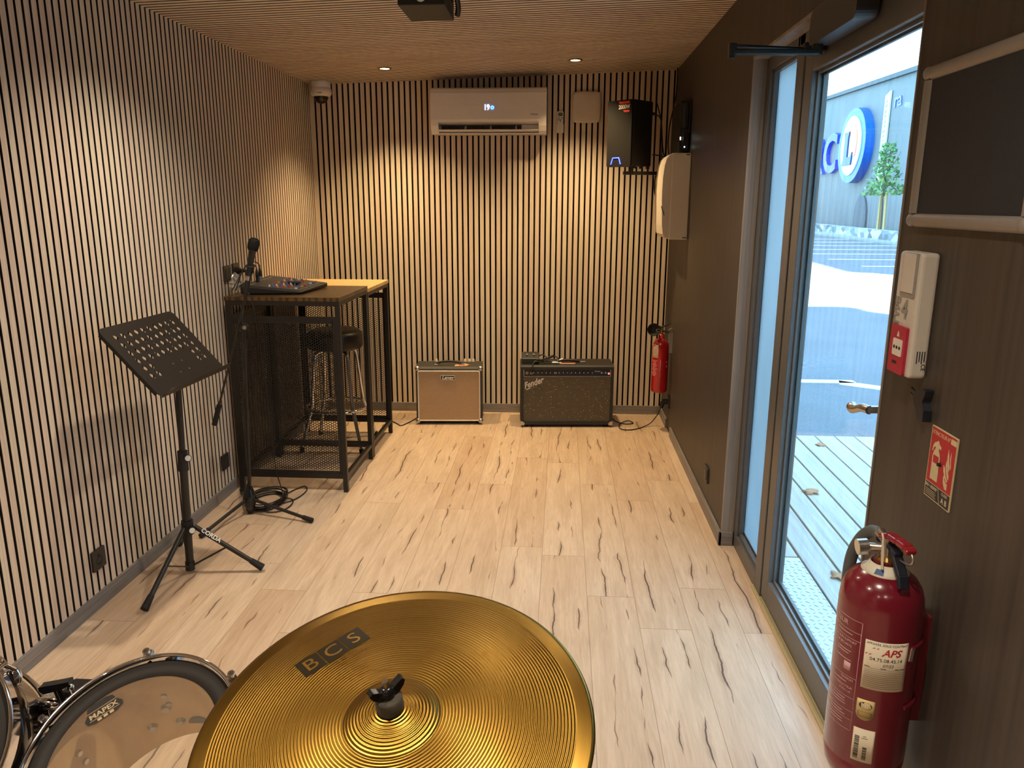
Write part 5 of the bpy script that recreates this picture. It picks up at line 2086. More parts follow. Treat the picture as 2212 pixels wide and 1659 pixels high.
b.build('barcode', M_INK, bl_)
# printed instructions on the far side of the cylinder
M_PRINT = mat('pale_pink_print', rgb(214, 170, 176), 0.5)
b = MB()
PH4 = radians(-50)
HW = 0.043
for cy in (0.128, 0.102, 0.085, 0.0, -0.045, -0.075, -0.094, -0.118):
    wrapped_rect(b, 2 * HW, 0.0009, 0.615, PH4, 0.0004, 0.0001, 0, 12, 0, cy)
wrapped_rect(b, 0.0009, 0.246, 0.615, PH4, 0.0004, 0.0001, 0, 1, HW, 0.005)
fn4 = wrap(ER + 0.0005, 0.615, PH4)


def wt(s, size, x, y, al='RIGHT'):
    b.text(s, size, ID, 0.0001, align=al, fn=lambda p: fn4((p[0] + x, p[1] + y, p[2])))


wt('EXTINCTEUR', 0.0150, 0.012, 0.115)
wt('ET DE SON SUPPORT', 0.0070, 0.036, 0.078)
wt('DE SECURITE', 0.0070, 0.026, 0.068)
wt('TENSION', 0.0070, 0.037, -0.006)
wt('CONDUCTEUR', 0.0070, 0.037, -0.024)
wt('AVEC LA', 0.0070, 0.034, -0.033)
for i, cy in enumerate((0.094, 0.056, 0.050, 0.036, -0.014, -0.052, -0.058, -0.064, -0.082, -0.088, -0.101, -0.107)):
    wrapped_rect(b, 0.042 - 0.004 * (i % 3), 0.0018, 0.615, PH4, 0.0004, 0.0001, 0, 8, 0.004 + 0.003 * (i % 2), cy)
wrapped_rect(b, 0.016, 0.018, 0.615, PH4, 0.0004, 0.0001, 0, 4, 0.020, 0.022)
b.build('instructions_print', M_PRINT, ex)
b = MB()
ps = []
for a_, z_, r_ in ((-26, 0.8375, 0.0425), (-2, 0.8375, 0.0425), (-2, 0.8465, 0.0342), (-26, 0.8465, 0.0342)):
    a = EPH + radians(a_)
    ps.append(Vector((EC.x + r_ * cos(a), EC.y + r_ * sin(a), z_)))
b.add(ps, [(0, 1, 2, 3)])
b.build('collar_patch', mat('blue_patch', rgb(36, 78, 130), 0.5), ex)
b = MB()
VT = EC + Vector((0, 0, 0.842))
b.cyl(VT, VT + Vector((0, 0, 0.016)), 0.024, 0.024, 24)
b.build('neck_ring', mat('oxide_red', rgb(110, 34, 34), 0.5), ex)
b = MB()
b.cyl(VT + Vector((0, 0, 0.016)), VT + Vector((0, 0, 0.024)), 0.019, 0.015, 20)
b.build('brass_nut', mat('brass', rgb(206, 170, 96), 0.25, 0.9), ex)
b = MB()
b.cyl(VT + Vector((0, 0, 0.020)), VT + Vector((0, 0, 0.062)), 0.0125, 0.011, 20)
b.cyl(VT + Vector((0.0, 0.0, 0.040)), VT + Vector((-0.035, 0.018, 0.034)), 0.0085, 0.0085, 16)
b.cyl(VT + Vector((0, 0, 0.050)), VT + Vector((-0.006, 0.030, 0.062)), 0.009, 0.0105, 16)
b.build('valve', M_STEEL, ex, bevel=0.001)
b = MB()
g0 = VT + Vector((-0.033, 0.017, 0.0345))
gd = Vector((-0.9, 0.0, -0.1)).normalized()
b.cyl(g0, g0 + gd * 0.020, 0.0165, 0.0165, 24)
b.build('pressure_gauge', M_STEEL, ex, bevel=0.0015)
b = MB()
b.cyl(g0 + gd * 0.0195, g0 + gd * 0.0205, 0.0145, 0.0145, 24)
b.build('gauge_face', M_PAPER, ex)
b = MB()
hp = [(2.466, 1.512, 0.893), (2.463, 1.532, 0.896), (2.456, 1.553, 0.886), (2.446, 1.568, 0.862), (2.437, 1.576, 0.825), (2.434, 1.579, 0.77), (2.438, 1.580, 0.66), (2.446, 1.580, 0.54), (2.450, 1.578, 0.46)]
b.tube(smooth_path(hp, 7), 0.0125, 16)
b.build('hose', mat('grey_rubber_hose', rgb(84, 88, 86), 0.5), ex)
b = MB()
b.cyl((2.4505, 1.580, 0.47), (2.452, 1.579, 0.395), 0.016, 0.0135, 18)
b.build('nozzle', M_RUBBER, ex)
b = MB()
LP = [(VT + Vector(p)) for p in ((-0.004, 0.016, 0.060), (0.0, -0.010, 0.070), (0.005, -0.038, 0.071), (0.010, -0.062, 0.070), (0.012, -0.076, 0.064))]
for i in range(4):
    b.bar(LP[i], LP[i + 1] + (LP[i + 1] - LP[i]) * 0.05, 0.026 - 0.001 * i, 0.012)
b.build('top_lever', mat('lever_red', rgb(140, 22, 34), 0.2, 0, 0.03, 20, coat=0.5), ex, bevel=0.0045, seg=3)
b = MB()
lp = smooth_path([VT + Vector(p) for p in ((0.013, -0.074, 0.062), (0.014, -0.082, 0.052), (0.013, -0.076, 0.041), (0.010, -0.062, 0.036), (0.006, -0.045, 0.036), (0.002, -0.03, 0.038))], 6)
b.tube(lp, 0.0022, 8)
b.build('wire_guard', M_STEEL, ex)
b = MB()
for i, (p0, p1, w_) in enumerate((((0.0, -0.014, 0.052), (0.003, -0.045, 0.045), 0.020), ((0.001, -0.030, 0.050), (0.006, -0.064, 0.008), 0.022), ((0.006, -0.062, 0.012), (0.007, -0.072, -0.014), 0.021))):
    b.bar(VT + Vector(p0), VT + Vector(p1), w_, 0.010)
b.build('carry_handle', M_NAVY, ex, bevel=0.003)
b = MB()
pp = smooth_path([VT + Vector(p) for p in ((-0.012, 0.0, 0.066), (-0.016, -0.006, 0.073), (-0.016, -0.012, 0.066), (-0.017, -0.016, 0.050))], 5)
b.tube(pp, 0.0022, 8)
b.bar(VT + Vector((-0.017, -0.015, 0.052)), VT + Vector((-0.020, -0.032, 0.008)), 0.0025, 0.011)
b.build('safety_pin_strap', mat('cream_plastic', rgb(214, 200, 182), 0.4), ex, bevel=0.001)
b = MB()
b.box(EC.x + 0.078, W, EC.y - 0.02, EC.y + 0.02, 0.50, 0.74)
b.tube([EC + Vector((0.0815 * cos(t), 0.0815 * sin(t), 0.700)) for t in [radians(-62 + 8 * i) for i in range(16)]], 0.0045, 8)
b.tube([EC + Vector((0.0815 * cos(t), 0.0815 * sin(t), 0.565)) for t in [radians(-62 + 8 * i) for i in range(16)]], 0.0045, 8)
b.build('wall_bracket', mat('bracket_dark_red', rgb(96, 20, 32), 0.4), ex)
b = MB()
q = EC + Vector((0.0815 * cos(radians(-62)), 0.0815 * sin(radians(-62)), 0.690))
b.bar(q + Vector((0, 0, -0.018)), q + Vector((0.002, 0, 0.012)), 0.008, 0.005)
b.build('bracket_clip', M_CHROME, ex, bevel=0.001)

CC = Vector((2.488, 5.262, 0.0))
co = thing('fire_extinguisher', 'slim bright red gas fire extinguisher with black horn in the far corner', 'fire extinguisher', (CC.x, CC.y, 0.275), 'fire extinguishers')
b = MB()
b.lathe([(0.0, 0.282), (0.046, 0.282), (0.054, 0.290), (0.0565, 0.302), (0.0565, 0.600), (0.052, 0.625), (0.040, 0.645), (0.026, 0.658), (0.020, 0.664), (0.0195, 0.688), (0.0, 0.688)], 40, Matrix.Translation(CC))
b.build('cylinder', M_RED, co)
ER_, EC_, EPH_ = ER, EC, EPH
ER, EC, EPH = 0.0565, CC, atan2(-CC.y, CAM.x - CC.x)
b = MB()
wrapped_rect(b, 0.046, 0.090, 0.575, radians(-38))
b.build('white_label', M_PAPER, co)
b = MB()
for i in range(12):
    wrapped_rect(b, 0.044 - 0.010 * (i % 3), 0.0042, 0.455, radians(-40), cy=0.055 - 0.0095 * i, cx=-0.004 * (i % 2))
wrapped_rect(b, 0.0022, 0.125, 0.455, radians(4))
wrapped_rect(b, 0.010, 0.010, 0.455, radians(52), cy=0.046)
wrapped_rect(b, 0.008, 0.014, 0.455, radians(52), cy=0.016)
b.build('instructions_print', mat('pink_white_print', rgb(226, 150, 150), 0.5), co)
b = MB()
wrapped_rect(b, 0.012, 0.010, 0.612, radians(-48), 0.0007)
for i in range(4):
    wrapped_rect(b, 0.024, 0.0018, 0.595, radians(-36), 0.0007, cy=-0.010 * i)
b.build('label_print', mat('label_red', rgb(196, 44, 58), 0.6), co)
ER, EC, EPH = ER_, EC_, EPH_
b = MB()
T_ = CC + Vector((0, 0, 0.688))
b.cyl(T_, T_ + Vector((0, 0, 0.046)), 0.015, 0.013, 16)
b.build('valve', mat('brass', rgb(206, 170, 96), 0.25, 0.9), co)
b = MB()
b.bar(T_ + Vector((-0.015, 0, 0.040)), T_ + Vector((0.060, -0.01, 0.078)), 0.022, 0.010)
b.bar(T_ + Vector((-0.012, 0, 0.028)), T_ + Vector((0.052, -0.01, 0.012)), 0.022, 0.010)
b.bar(T_ + Vector((-0.018, 0, 0.020)), T_ + Vector((-0.012, 0, 0.056)), 0.022, 0.020)
b.build('carry_handle', M_BLACKM, co, bevel=0.003)
b = MB()
hd0 = T_ + Vector((-0.055, -0.035, 0.036))
hn = Vector((-0.25, -1, 0.12)).normalized()
b.lathe([(0.0, -0.014), (0.016, -0.014), (0.030, -0.010), (0.043, 0.0), (0.044, 0.016), (0.041, 0.017), (0.036, 0.006), (0.020, 0.0), (0.0, 0.0)], 30, axis(hd0, hn))
b.cyl(T_ + Vector((-0.010, 0, 0.030)), hd0 - hn * 0.008, 0.010, 0.012, 14)
b.build('discharge_horn', M_RUBBER, co)
b = MB()
pc_ = T_ + Vector((-0.028, -0.052, 0.034))
b.tube([pc_ + Vector((0.014 * cos(t), 0, 0.009 * sin(t))) for t in [2 * pi * k / 18 for k in range(18)]], 0.0020, 6, closed=True)
b.tube([pc_ + Vector((0.014, 0, 0)), T_ + Vector((0.0, -0.014, 0.038))], 0.002, 6)
b.build('safety_pin', M_STEEL, co)
b = MB()
b.cyl(T_ + Vector((0.045, 0.0, 0.030)), T_ + Vector((0.072, -0.004, 0.044)), 0.004, 0.004, 10)
b.box(CC.x + 0.052, W, CC.y - 0.015, CC.y + 0.015, 0.56, 0.70)
b.build('wall_bracket', M_STEEL, co)

# ------------------------------------------------------------------ drum kit in the foreground
def m_cymbal():
    t = NT('lathed_brass')
    g = t.new('ShaderNodeTexCoord')
    sep = t.new('ShaderNodeSeparateXYZ')
    t.link(g.outputs['Object'], sep.inputs[0])
    mm = t.new('ShaderNodeVectorMath', operation='MULTIPLY')
    t.link(g.outputs['Object'], mm.inputs[0])
    mm.inputs[1].default_value = (1, 1, 0)
    ln = t.new('ShaderNodeVectorMath', operation='LENGTH')
    t.link(mm.outputs[0], ln.inputs[0])
    r = ln.outputs['Value']
    groove = t.math('SINE', t.math('MULTIPLY', r, 2 * pi / 0.0042))
    groove = t.math('ADD', groove, t.math('MULTIPLY', t.noise(t.pos(), 25, 2), 0.7))
    n1 = t.noise(g.outputs['Object'], 6, 3)
    comb = t.new('ShaderNodeCombineXYZ')
    t.link(t.math('MULTIPLY', r, 160), comb.inputs[0])
    n2 = t.noise(comb.outputs[0], 1.0, 2)
    f = t.math('ADD', t.math('MULTIPLY', n1, 0.5), t.math('MULTIPLY', n2, 0.5))
    col = t.ramp(f, [(0.3, rgb(142, 108, 44)), (0.7, rgb(172, 134, 60))])
    t.link(col, t.b.inputs['Base Color'])
    t.b.inputs['Metallic'].default_value = 1.0
    t.b.inputs['Roughness'].default_value = 0.33
    t.b.inputs['Anisotropic'].default_value = 0.75
    tg = t.new('ShaderNodeTangent', direction_type='RADIAL', axis='Z')
    t.link(tg.outputs[0], t.b.inputs['Tangent'])
    edge = t.math('LESS_THAN', r, 0.232)
    t.bump(t.math('MULTIPLY', groove, edge), 0.22, 0.0009)
    return t.m


CYC = Vector((1.5963, 0.8355, 0.9137))
CYN = Vector((-0.06165, -0.2204, 0.97346)).normalized()
MCY = axis(CYC, CYN, Vector((0, 1, 0)).cross(CYN))
cy = thing('cymbal', 'large brass ride cymbal with a black logo block filling the foreground', 'cymbal', CYC)


def cy_z(r):
    """height of the top face above the rim plane"""
    if r < 0.0626:
        return 0.0183 + 0.0160 * (1 - (r / 0.0626) ** 2)
    t_ = (r - 0.0626) / (0.254 - 0.0626)
    return 0.0183 * (1 - t_) + 0.004 * sin(pi * t_)


b = MB()
rs = [0.006 + 0.002573 * i for i in range(23)] + [0.0632 + 0.00477 * i for i in range(41)]
prof = [(r, cy_z(r)) for r in rs]
prof += [(r, cy_z(r) - 0.0014) for r in reversed(rs)]
b.lathe(prof, 128, None, close=True)
# the disc is built about its own axis so that the lathe grooves follow it
disc = b
Rm = MCY.to_3x3()
me = bpy.data.meshes.new('disc')
me.from_pydata([p for p in disc.v], [], disc.f)
me.polygons.foreach_set('use_smooth', [True] * len(disc.f))
me.materials.append(m_cymbal())
do = bpy.data.objects.new('disc', me)
COL.objects.link(do)
do.parent = cy
do.rotation_euler = Rm.to_euler()


def on_cym(u, v, up=0.0):
    return MCY @ Vector((u, v, cy_z(sqrt(u * u + v * v)) + up))


# logo block: local frame along the printed line
LO = Vector((-0.1085, 0.1185))
lu = Vector((0.66, 0.655)).normalized()
lv = Vector((-lu.y, lu.x))


def logo_fn(p, up=0.0002):
    q = LO + lu * p[0] + lv * p[1]
    return on_cym(q.x, q.y, up)


M_LOGO = mat('black_cymbal_print', rgb(44, 36, 16), 0.4, 0.5)
b = MB()


def grid_patch(x0, x1, y0, y1, up, nx=8, ny=6):
    vs = [logo_fn((x0 + (x1 - x0) * i / nx, y0 + (y1 - y0) * j / ny), up) for j in range(ny + 1) for i in range(nx + 1)]
    fs = [(j * (nx + 1) + i, j * (nx + 1) + i + 1, (j + 1) * (nx + 1) + i + 1, (j + 1) * (nx + 1) + i) for j in range(ny) for i in range(nx)]
    b.add(vs, fs, 0, True)


for k in range(3):
    grid_patch(-0.0515 + 0.0347 * k, -0.0515 + 0.0347 * k + 0.0332, -0.0185, 0.0185, 0.00035)
b.build('logo_block', M_LOGO, cy)
b = MB()
for k, ch in enumerate('BCS'):
    cxx = -0.0350 + 0.0347 * k
    b.text(ch, 0.034, ID, 0.0, fn=lambda p, c_=cxx: logo_fn((p[0] + c_, p[1] - 0.0005), 0.0006), sx=1.05)
b.build('logo_letters', mat('gold_letters', rgb(176, 136, 60), 0.35, 0.9), cy)
b = MB()
b.text('20" Ride', 0.0075, ID, 0.0, fn=lambda p: logo_fn((p[0] + 0.012, p[1] - 0.0250), 0.0003))
b.text('Made in Germany', 0.0065, ID, 0.0, fn=lambda p: logo_fn((p[0] + 0.012, p[1] - 0.0330), 0.0003))
b.build('small_print', mat('brown_cymbal_print', rgb(110, 74, 20), 0.4, 0.6), cy)
zt = cy_z(0.006)


def cyp(x, y, z):
    return MCY @ Vector((x, y, z))


cs = thing('cymbal_stand', 'chrome cymbal stand with felt washer and black wing nut under the brass cymbal', 'cymbal stand', (1.66, 0.93, 0))
b = MB()
b.lathe([(0.0, zt - 0.001), (0.0165, zt - 0.002), (0.0175, zt + 0.003), (0.0175, zt + 0.017), (0.0155, zt + 0.021), (0.0, zt + 0.021)], 28, MCY)
b.build('felt_washer', mat('grey_felt', rgb(84, 78, 68), 0.95, 0, 0.15, 300, bump=0.5), cs)
b = MB()
b.lathe([(0.0, zt + 0.021), (0.0095, zt + 0.021), (0.009, zt + 0.032), (0.006, zt + 0.036), (0.0, zt + 0.036)], 20, MCY)
wdir = Vector((0.80, 0.60, 0))
for s_ in (-1, 1):
    M_w = MCY @ frame((0, 0, zt + 0.0250), wdir * s_, (0, 0, 1))
    b.prism([(0.005, -0.006), (0.014, -0.002), (0.021, 0.005), (0.024, 0.012), (0.020, 0.016), (0.012, 0.012), (0.005, 0.006)], -0.0048, 0.0048, M_w)
b.build('wing_nut', mat('gloss_black_plastic', rgb(24, 24, 26), 0.22), cs, bevel=0.002)
b = MB()
b.cyl(cyp(0, 0, zt + 0.03), cyp(0, 0, zt + 0.046), 0.0045, 0.004, 12)
b.build('rod_tip', M_CHROME, cs)
b = MB()
b.cyl(cyp(0, 0, -0.10), cyp(0, 0, zt + 0.02), 0.0040, 0.0040, 10)
b.cyl(cyp(0, 0, -0.01), cyp(0, 0, zt - 0.003), 0.012, 0.010, 16)
top = cyp(0, 0, -0.10)
b.cyl((top.x, top.y, 0.08), (top.x, top.y, top.z + 0.01), 0.011, 0.011, 18)
b.cyl((top.x, top.y, 0.06), (top.x, top.y, 0.45), 0.014, 0.014, 18)
b.build('pole', M_CHROME, cs)
for i in range(3):
    a = radians(270 + 120 * i)
    e = Vector((top.x + 0.26 * cos(a), top.y + 0.26 * sin(a), 0.014))
    b = MB()
    b.bar((top.x, top.y, 0.34), e, 0.018, 0.006)
    b.bar((top.x, top.y, 0.09), Vector((top.x, top.y, 0.34)) * 0.45 + e * 0.55, 0.014, 0.005)
    lg = b.build('leg', M_CHROME, cs)
    b = MB()
    b.sphere(e, 0.014, 12, 8)
    b.build('rubber_foot', M_RUBBER, lg)


M_SHELLIN = m_wood_streak('birch_shell_inside', rgb(196, 160, 110), rgb(214, 180, 130), (18, 18, 5), 0.45)
M_SHELLOUT = mat('gloss_black_shell', rgb(26, 22, 20), 0.12, 0, 0.05, 30, coat=0.6)


def m_head(name, tint, body):
    t = NT(name)
    tr = t.new('ShaderNodeBsdfTransparent')
    tr.inputs['Color'].default_value = (*tint, 1)
    t.b.inputs['Base Color'].default_value = (0.75, 0.68, 0.55, 1)
    t.b.inputs['Roughness'].default_value = 0.12
    nz_ = t.noise(t.pos(), 30, 2)
    mx_ = t.new('ShaderNodeMixShader')
    t.link(t.ramp(nz_, [(0.3, (body * 0.9,) * 3), (0.7, (body * 1.1,) * 3)]), mx_.inputs[0])
    t.link(tr.outputs[0], mx_.inputs[1])
    t.link(t.b.outputs[0], mx_.inputs[2])
    t.link(mx_.outputs[0], t.out.inputs[0])
    return t.m


M_HEAD = m_head('clear_drum_head', (0.97, 0.95, 0.90), 0.10)


def tom(C, N, R, depth, label, logo, spin):
    """R is the outer radius of the upper hoop, C its centre"""
    M = axis(C, N, Vector((0, 1, 0)).cross(N))
    t = thing('tom_drum', label, 'drum', C - N * depth, 'tom drums')
    rs_ = R - 0.010
    b = MB()
    b.lathe([(rs_, -0.012), (rs_, -depth + 0.010), (rs_ - 0.0065, -depth + 0.010), (rs_ - 0.0065, -0.012)], 72, M, close=True)
    # inside face in bare wood
    k = len(b.mi)
    b.lathe([(rs_ - 0.0067, -0.0125), (rs_ - 0.0067, -depth + 0.0105)], 72, M, 1)
    b.build('shell', [M_SHELLOUT, M_SHELLIN], t)
    for z0_, z1_, nm in ((-0.030, 0.004, 'upper_hoop'), (-depth - 0.004, -depth + 0.026, 'lower_hoop')):
        b = MB()
        b.lathe([(R - 0.0035, z0_), (R - 0.0015, z0_), (R - 0.0005, z0_ + 0.004), (R - 0.001, z1_ - 0.005), (R, z1_ - 0.002), (R - 0.001, z1_), (R - 0.0045, z1_ + 0.0005), (R - 0.006, z1_ - 0.002), (R - 0.004, z1_ - 0.006)], 80, M, close=True)
        b.build(nm, M_CHROME, t)
    hz = -0.0085
    b = MB()
    b.lathe([(0.0, hz), (R - 0.006, hz)], 64, M)
    b.build('batter_head', M_HEAD, t)
    b = MB()
    b.lathe([(R - 0.034, hz + 0.0004), (R - 0.0062, hz + 0.0004), (R - 0.0062, hz + 0.0014), (R - 0.034, hz + 0.0014)], 72, M, close=True)
    b.build('damping_ring', mat('black_film', rgb(26, 21, 16), 0.75), t)
    b = MB()
    b.lathe([(0.0, -depth + 0.001), (R - 0.006, -depth + 0.001)], 64, M)
    b.build('resonant_head', M_HEAD, t)
    for i in range(6):
        a = spin + i * pi / 3
        d = Vector((cos(a), sin(a), 0))
        p0 = M @ (d * (R + 0.006) + Vector((0, 0, 0.008)))
        p1 = M @ (d * (R + 0.006) + Vector((0, 0, -0.055)))
        b = MB()
        b.cyl(p0, p1, 0.0032, 0.0032, 10)
        b.cyl(p0, M @ (d * (R + 0.006) + Vector((0, 0, 0.0))), 0.0058, 0.0058, 8)
        b.cyl(M @ (d * (R - 0.004) + Vector((0, 0, -0.004))), M @ (d * (R + 0.011) + Vector((0, 0, -0.004))), 0.0085, 0.0085, 10)
        b.build('tension_rod', M_CHROME, t)
        b = MB()
        c0 = M @ (d * (R - 0.004) + Vector((0, 0, -depth * 0.42)))
        b.sphere(c0, 0.011, 12, 8, 0, (1, 1, 1.6))
        b.build('lug', M_CHROME, t)
        b = MB()
        for dz in (-depth * 0.5, -depth * 0.5 + 0.024):
            b.cyl(M @ (d * (rs_ - 0.0068) + Vector((0, 0, dz))), M @ (d * (rs_ - 0.010) + Vector((0, 0, dz))), 0.0055, 0.0045, 10)
        b.build('lug_screws', M_STEEL, t)
    if logo:
        # printed badge on the head
        b = MB()
        ang = atan2(0.0603, -0.0721)
        q0 = Vector((-0.0735, 0.0620))
        lx_ = Vector((0.72, 0.69)).normalized()
        ly_ = Vector((-lx_.y, lx_.x))

        def bf(p, up=0.0016):
            q_ = q0 + lx_ * p[0] + ly_ * p[1]
            return M @ Vector((q_.x, q_.y, hz + up))
        outline = [(-0.026, -0.011), (-0.015, -0.015), (0.015, -0.015), (0.026, -0.011), (0.028, -0.003), (0.022, 0.006), (0.019, 0.016), (0.010, 0.020), (-0.010, 0.020), (-0.019, 0.016), (-0.022, 0.006), (-0.028, -0.003)]
        b.add([bf(p) for p in outline], [tuple(range(len(outline)))])
        bd_ = b.build('badge', mat('black_film', rgb(26, 21, 16), 0.75), t)
        b = MB()
        b.text('MAPEX', 0.0125, ID, 0.0, bold=0.0003, fn=lambda p: bf((p[0], p[1] - 0.0015), 0.0019), sx=1.05)
        for yy in (0.0065, -0.0085):
            b.add([bf(p, 0.0019) for p in ((-0.022, yy), (0.022, yy), (0.022, yy + 0.0008), (-0.022, yy + 0.0008))], [(0, 1, 2, 3)])
        for xx in (-0.012, -0.003, 0.006):
            b.add([bf(p, 0.0019) for p in ((xx, -0.014), (xx + 0.006, -0.014), (xx + 0.006, -0.0095), (xx, -0.0095))], [(0, 1, 2, 3)])
        b.build('badge_print', mat('tan_print', rgb(170, 146, 106), 0.5), bd_)
        b = MB()
        for a_, dz, r_ in ((108, -0.115, 0.0085), (122, -0.150, 0.0085), (104, -0.160, 0.0085)):
            d = Vector((cos(radians(a_)), sin(radians(a_)), 0))
            b.cyl(M @ (d * (rs_ - 0.0068) + Vector((0, 0, dz))), M @ (d * (rs_ - 0.013) + Vector((0, 0, dz))), r_, r_ * 0.7, 14)
        b.build('bracket_bolts', M_STEEL, t)
        b = MB()
        d = Vector((cos(radians(92)), sin(radians(92)), 0))
        FB_ = frame(M @ (d * (rs_ - 0.0072) + Vector((0, 0, -0.172))), M.to_3x3() @ Vector((1, 0, 0)), M.to_3x3() @ Vector((0, 0, 1)))
        b.prism([(0.018 * cos(pi * k / 12), 0.018 * sin(pi * k / 12)) for k in range(13)], -0.001, 0.002, FB_)
        b.build('inner_plate', M_GREY, t)
    return t, M


TC = Vector((1.196, 0.909, 0.803))
TN = Vector((-0.05, -0.40, 0.91)).normalized()
tom(TC, TN, 0.1524, 0.215, 'tom drum with a clear head, black ring and oval badge left of the cymbal', True, radians(105))
UC = Vector((0.896, 0.842, 0.834))
UN = Vector((0.21, -0.70, 0.69)).normalized()
tom(UC, UN, 0.1524, 0.19, 'tom drum cut by the left frame edge showing only its chrome hoop', False, radians(64))

th_ = thing('tom_holder', 'chrome tom holder stand with black wing bolts between the two toms', 'drum hardware', (0.985, 1.10, 0))
HX, HY = 0.985, 1.10
b = MB()
b.cyl((HX, HY, 0.03), (HX, HY, 0.72), 0.0145, 0.0145, 20)
b.build('post', M_CHROME, th_)
for i in range(3):
    a = radians(80 + 120 * i)
    e = Vector((HX + 0.30 * cos(a), HY + 0.30 * sin(a), 0.014))
    b = MB()
    b.bar((HX, HY, 0.36), e, 0.020, 0.006)
    b.bar((HX, HY, 0.08), Vector((HX, HY, 0.36)) * 0.45 + e * 0.55, 0.016, 0.005)
    lg = b.build('leg', M_CHROME, th_)
    b = MB()
    b.sphere(e, 0.014, 12, 8)
    b.build('rubber_foot', M_RUBBER, lg)
b = MB()
b.box(0.945, 1.000, 1.040, 1.120, 0.700, 0.758)
b.build('clamp_block', M_CHROME, th_, bevel=0.010, seg=3)
b = MB()
b.sphere((0.951, 1.018, 0.783), 0.0145, 18, 12)
b.build('ball_joint', M_CHROME, th_)
b = MB()
b.cyl((0.951, 1.020, 0.783), (0.90, 1.05, 0.74), 0.0085, 0.0085, 14)
b.cyl((0.962, 1.035, 0.760), (1.030, 1.055, 0.775), 0.0085, 0.0085, 14)
b.build('tom_arm', M_CHROME, th_)
b = MB()
b.sphere((0.985, 1.030, 0.778), 0.012, 14, 10, 0, (1.9, 1.0, 0.8))
b.build('saddle', M_CHROME, th_)
gb = mat('gloss_black_plastic', rgb(24, 24, 26), 0.22)
b = MB()
wc = Vector((1.005, 1.030, 0.810))
b.cyl(wc + Vector((0.004, 0.004, -0.030)), wc, 0.0060, 0.0060, 14)
M_w = frame(wc, (1, 0.08, 0.10), (0, 0, 1))
b.prism([(-0.024, -0.003), (-0.018, -0.009), (0.0, -0.006), (0.014, -0.003), (0.026, 0.002), (0.026, 0.009), (0.008, 0.007), (-0.014, 0.005), (-0.0235, 0.004)], -0.007, 0.007, M_w)
b.build('wing_bolt', gb, th_, bevel=0.002)
b = MB()
b.box(0.998, 1.050, 1.045, 1.085, 0.752, 0.788)
b.box(1.004, 1.050, 1.050, 1.080, 0.715, 0.755)
b.build('arm_bracket', gb, th_, bevel=0.004)
b = MB()
b.cyl((1.022, 1.040, 0.800), (1.022, 1.046, 0.778), 0.0045, 0.0045, 10)
b.sphere((1.022, 1.040, 0.801), 0.0060, 10, 8)
b.build('key_bolt', M_CHROME, th_)
b = MB()
b.cyl((0.975, 1.000, 0.700), (1.000, 1.000, 0.725), 0.008, 0.006, 14)
M_w = frame((0.975, 0.995, 0.705), (1, 0.0, -0.5), (0, -1, 0.3))
b.prism([(-0.024, -0.005), (0.024, -0.008), (0.028, 0.003), (0.0, 0.008), (-0.024, 0.006)], -0.006, 0.006, M_w)
b.build('wing_bolt', gb, th_, bevel=0.003)
b = MB()
b.cyl((0.990, 1.045, 0.735), (0.945, 0.985, 0.690), 0.010, 0.010, 16)
b.sphere((0.945, 0.985, 0.690), 0.017, 16, 10)
b.build('lower_arm', M_CHROME, th_)

# ------------------------------------------------------------------ paper notice on the fixed light
b = MB()
b.box(XF + 0.0345, XF + 0.0358, 2.990, 3.090, 1.150, 1.330)
nt = b.build('paper_notice', mat('grey_paper', rgb(128, 132, 136), 0.7), None)
tag(nt, 'grey printed notice taped to the frosted fixed light of the door', 'notice')
b = MB()
for zz, h_, m_ in ((1.318, 0.004, 0), (1.308, 0.003, 0), (1.270, 0.022, 1), (1.205, 0.012, 1), (1.185, 0.008, 1), (1.166, 0.002, 0), (1.158, 0.002, 0)):
    b.box(XF + 0.0338, XF + 0.0346, 2.994, 3.086, zz - h_ / 2, zz + h_ / 2, m_)
b.build('notice_print', [mat('dim_print', rgb(90, 92, 98), 0.7), M_PAPER], nt)

# ------------------------------------------------------------------ outside
def m_asphalt(name, a, c, sc):
    t = NT(name)
    n_ = t.noise(t.pos(), sc, 6, 0.7)
    n2_ = t.noise(t.pos(), sc * 0.02, 3)
    f_ = t.math('ADD', t.math('MULTIPLY', n_, 0.7), t.math('MULTIPLY', n2_, 0.3))
    t.link(t.ramp(f_, [(0.3, a), (0.7, c)]), t.b.inputs['Base Color'])
    t.b.inputs['Roughness'].default_value = 0.9
    t.bump(n_, 0.3, 0.01)
    return t.m


GZ = -0.3
b = MB()
b.box(2.6, 90, -30, 140, GZ - 0.2, GZ)
gr = structure(b.build('ground', m_asphalt('asphalt', rgb(88, 90, 92), rgb(124, 126, 128), 40)), 'grey asphalt car park outside the door', 'ground')
M_LINE = mat('road_paint', rgb(232, 234, 232), 0.7)
b = MB()
for yy in (24.4, 27.4, 30.4, 33.4, 36.6, 40.0, 43.4):
    b.box(11.0, 17.3, yy - 0.10, yy + 0.10, GZ, GZ + 0.008)
b.box(3.4, 4.95, 8.16, 8.30, GZ, GZ + 0.008)
b.hexa([(4.80, 8.28, GZ), (5.75, 7.62, GZ), (5.62, 7.52, GZ), (4.75, 8.10, GZ), (4.80, 8.28, GZ + 0.008), (5.75, 7.62, GZ + 0.008), (5.62, 7.52, GZ + 0.008), (4.75, 8.10, GZ + 0.008)])
structure(b.build('parking_lines', M_LINE), 'white painted lines on the car park', 'road marking')
b = MB()
b.box(17.4, 19.2, 30, 80, GZ, GZ + 0.09)
structure(b.build('kerb', mat('kerb_concrete', rgb(150, 152, 152), 0.85)), 'pale kerb along the stone wall', 'kerb')

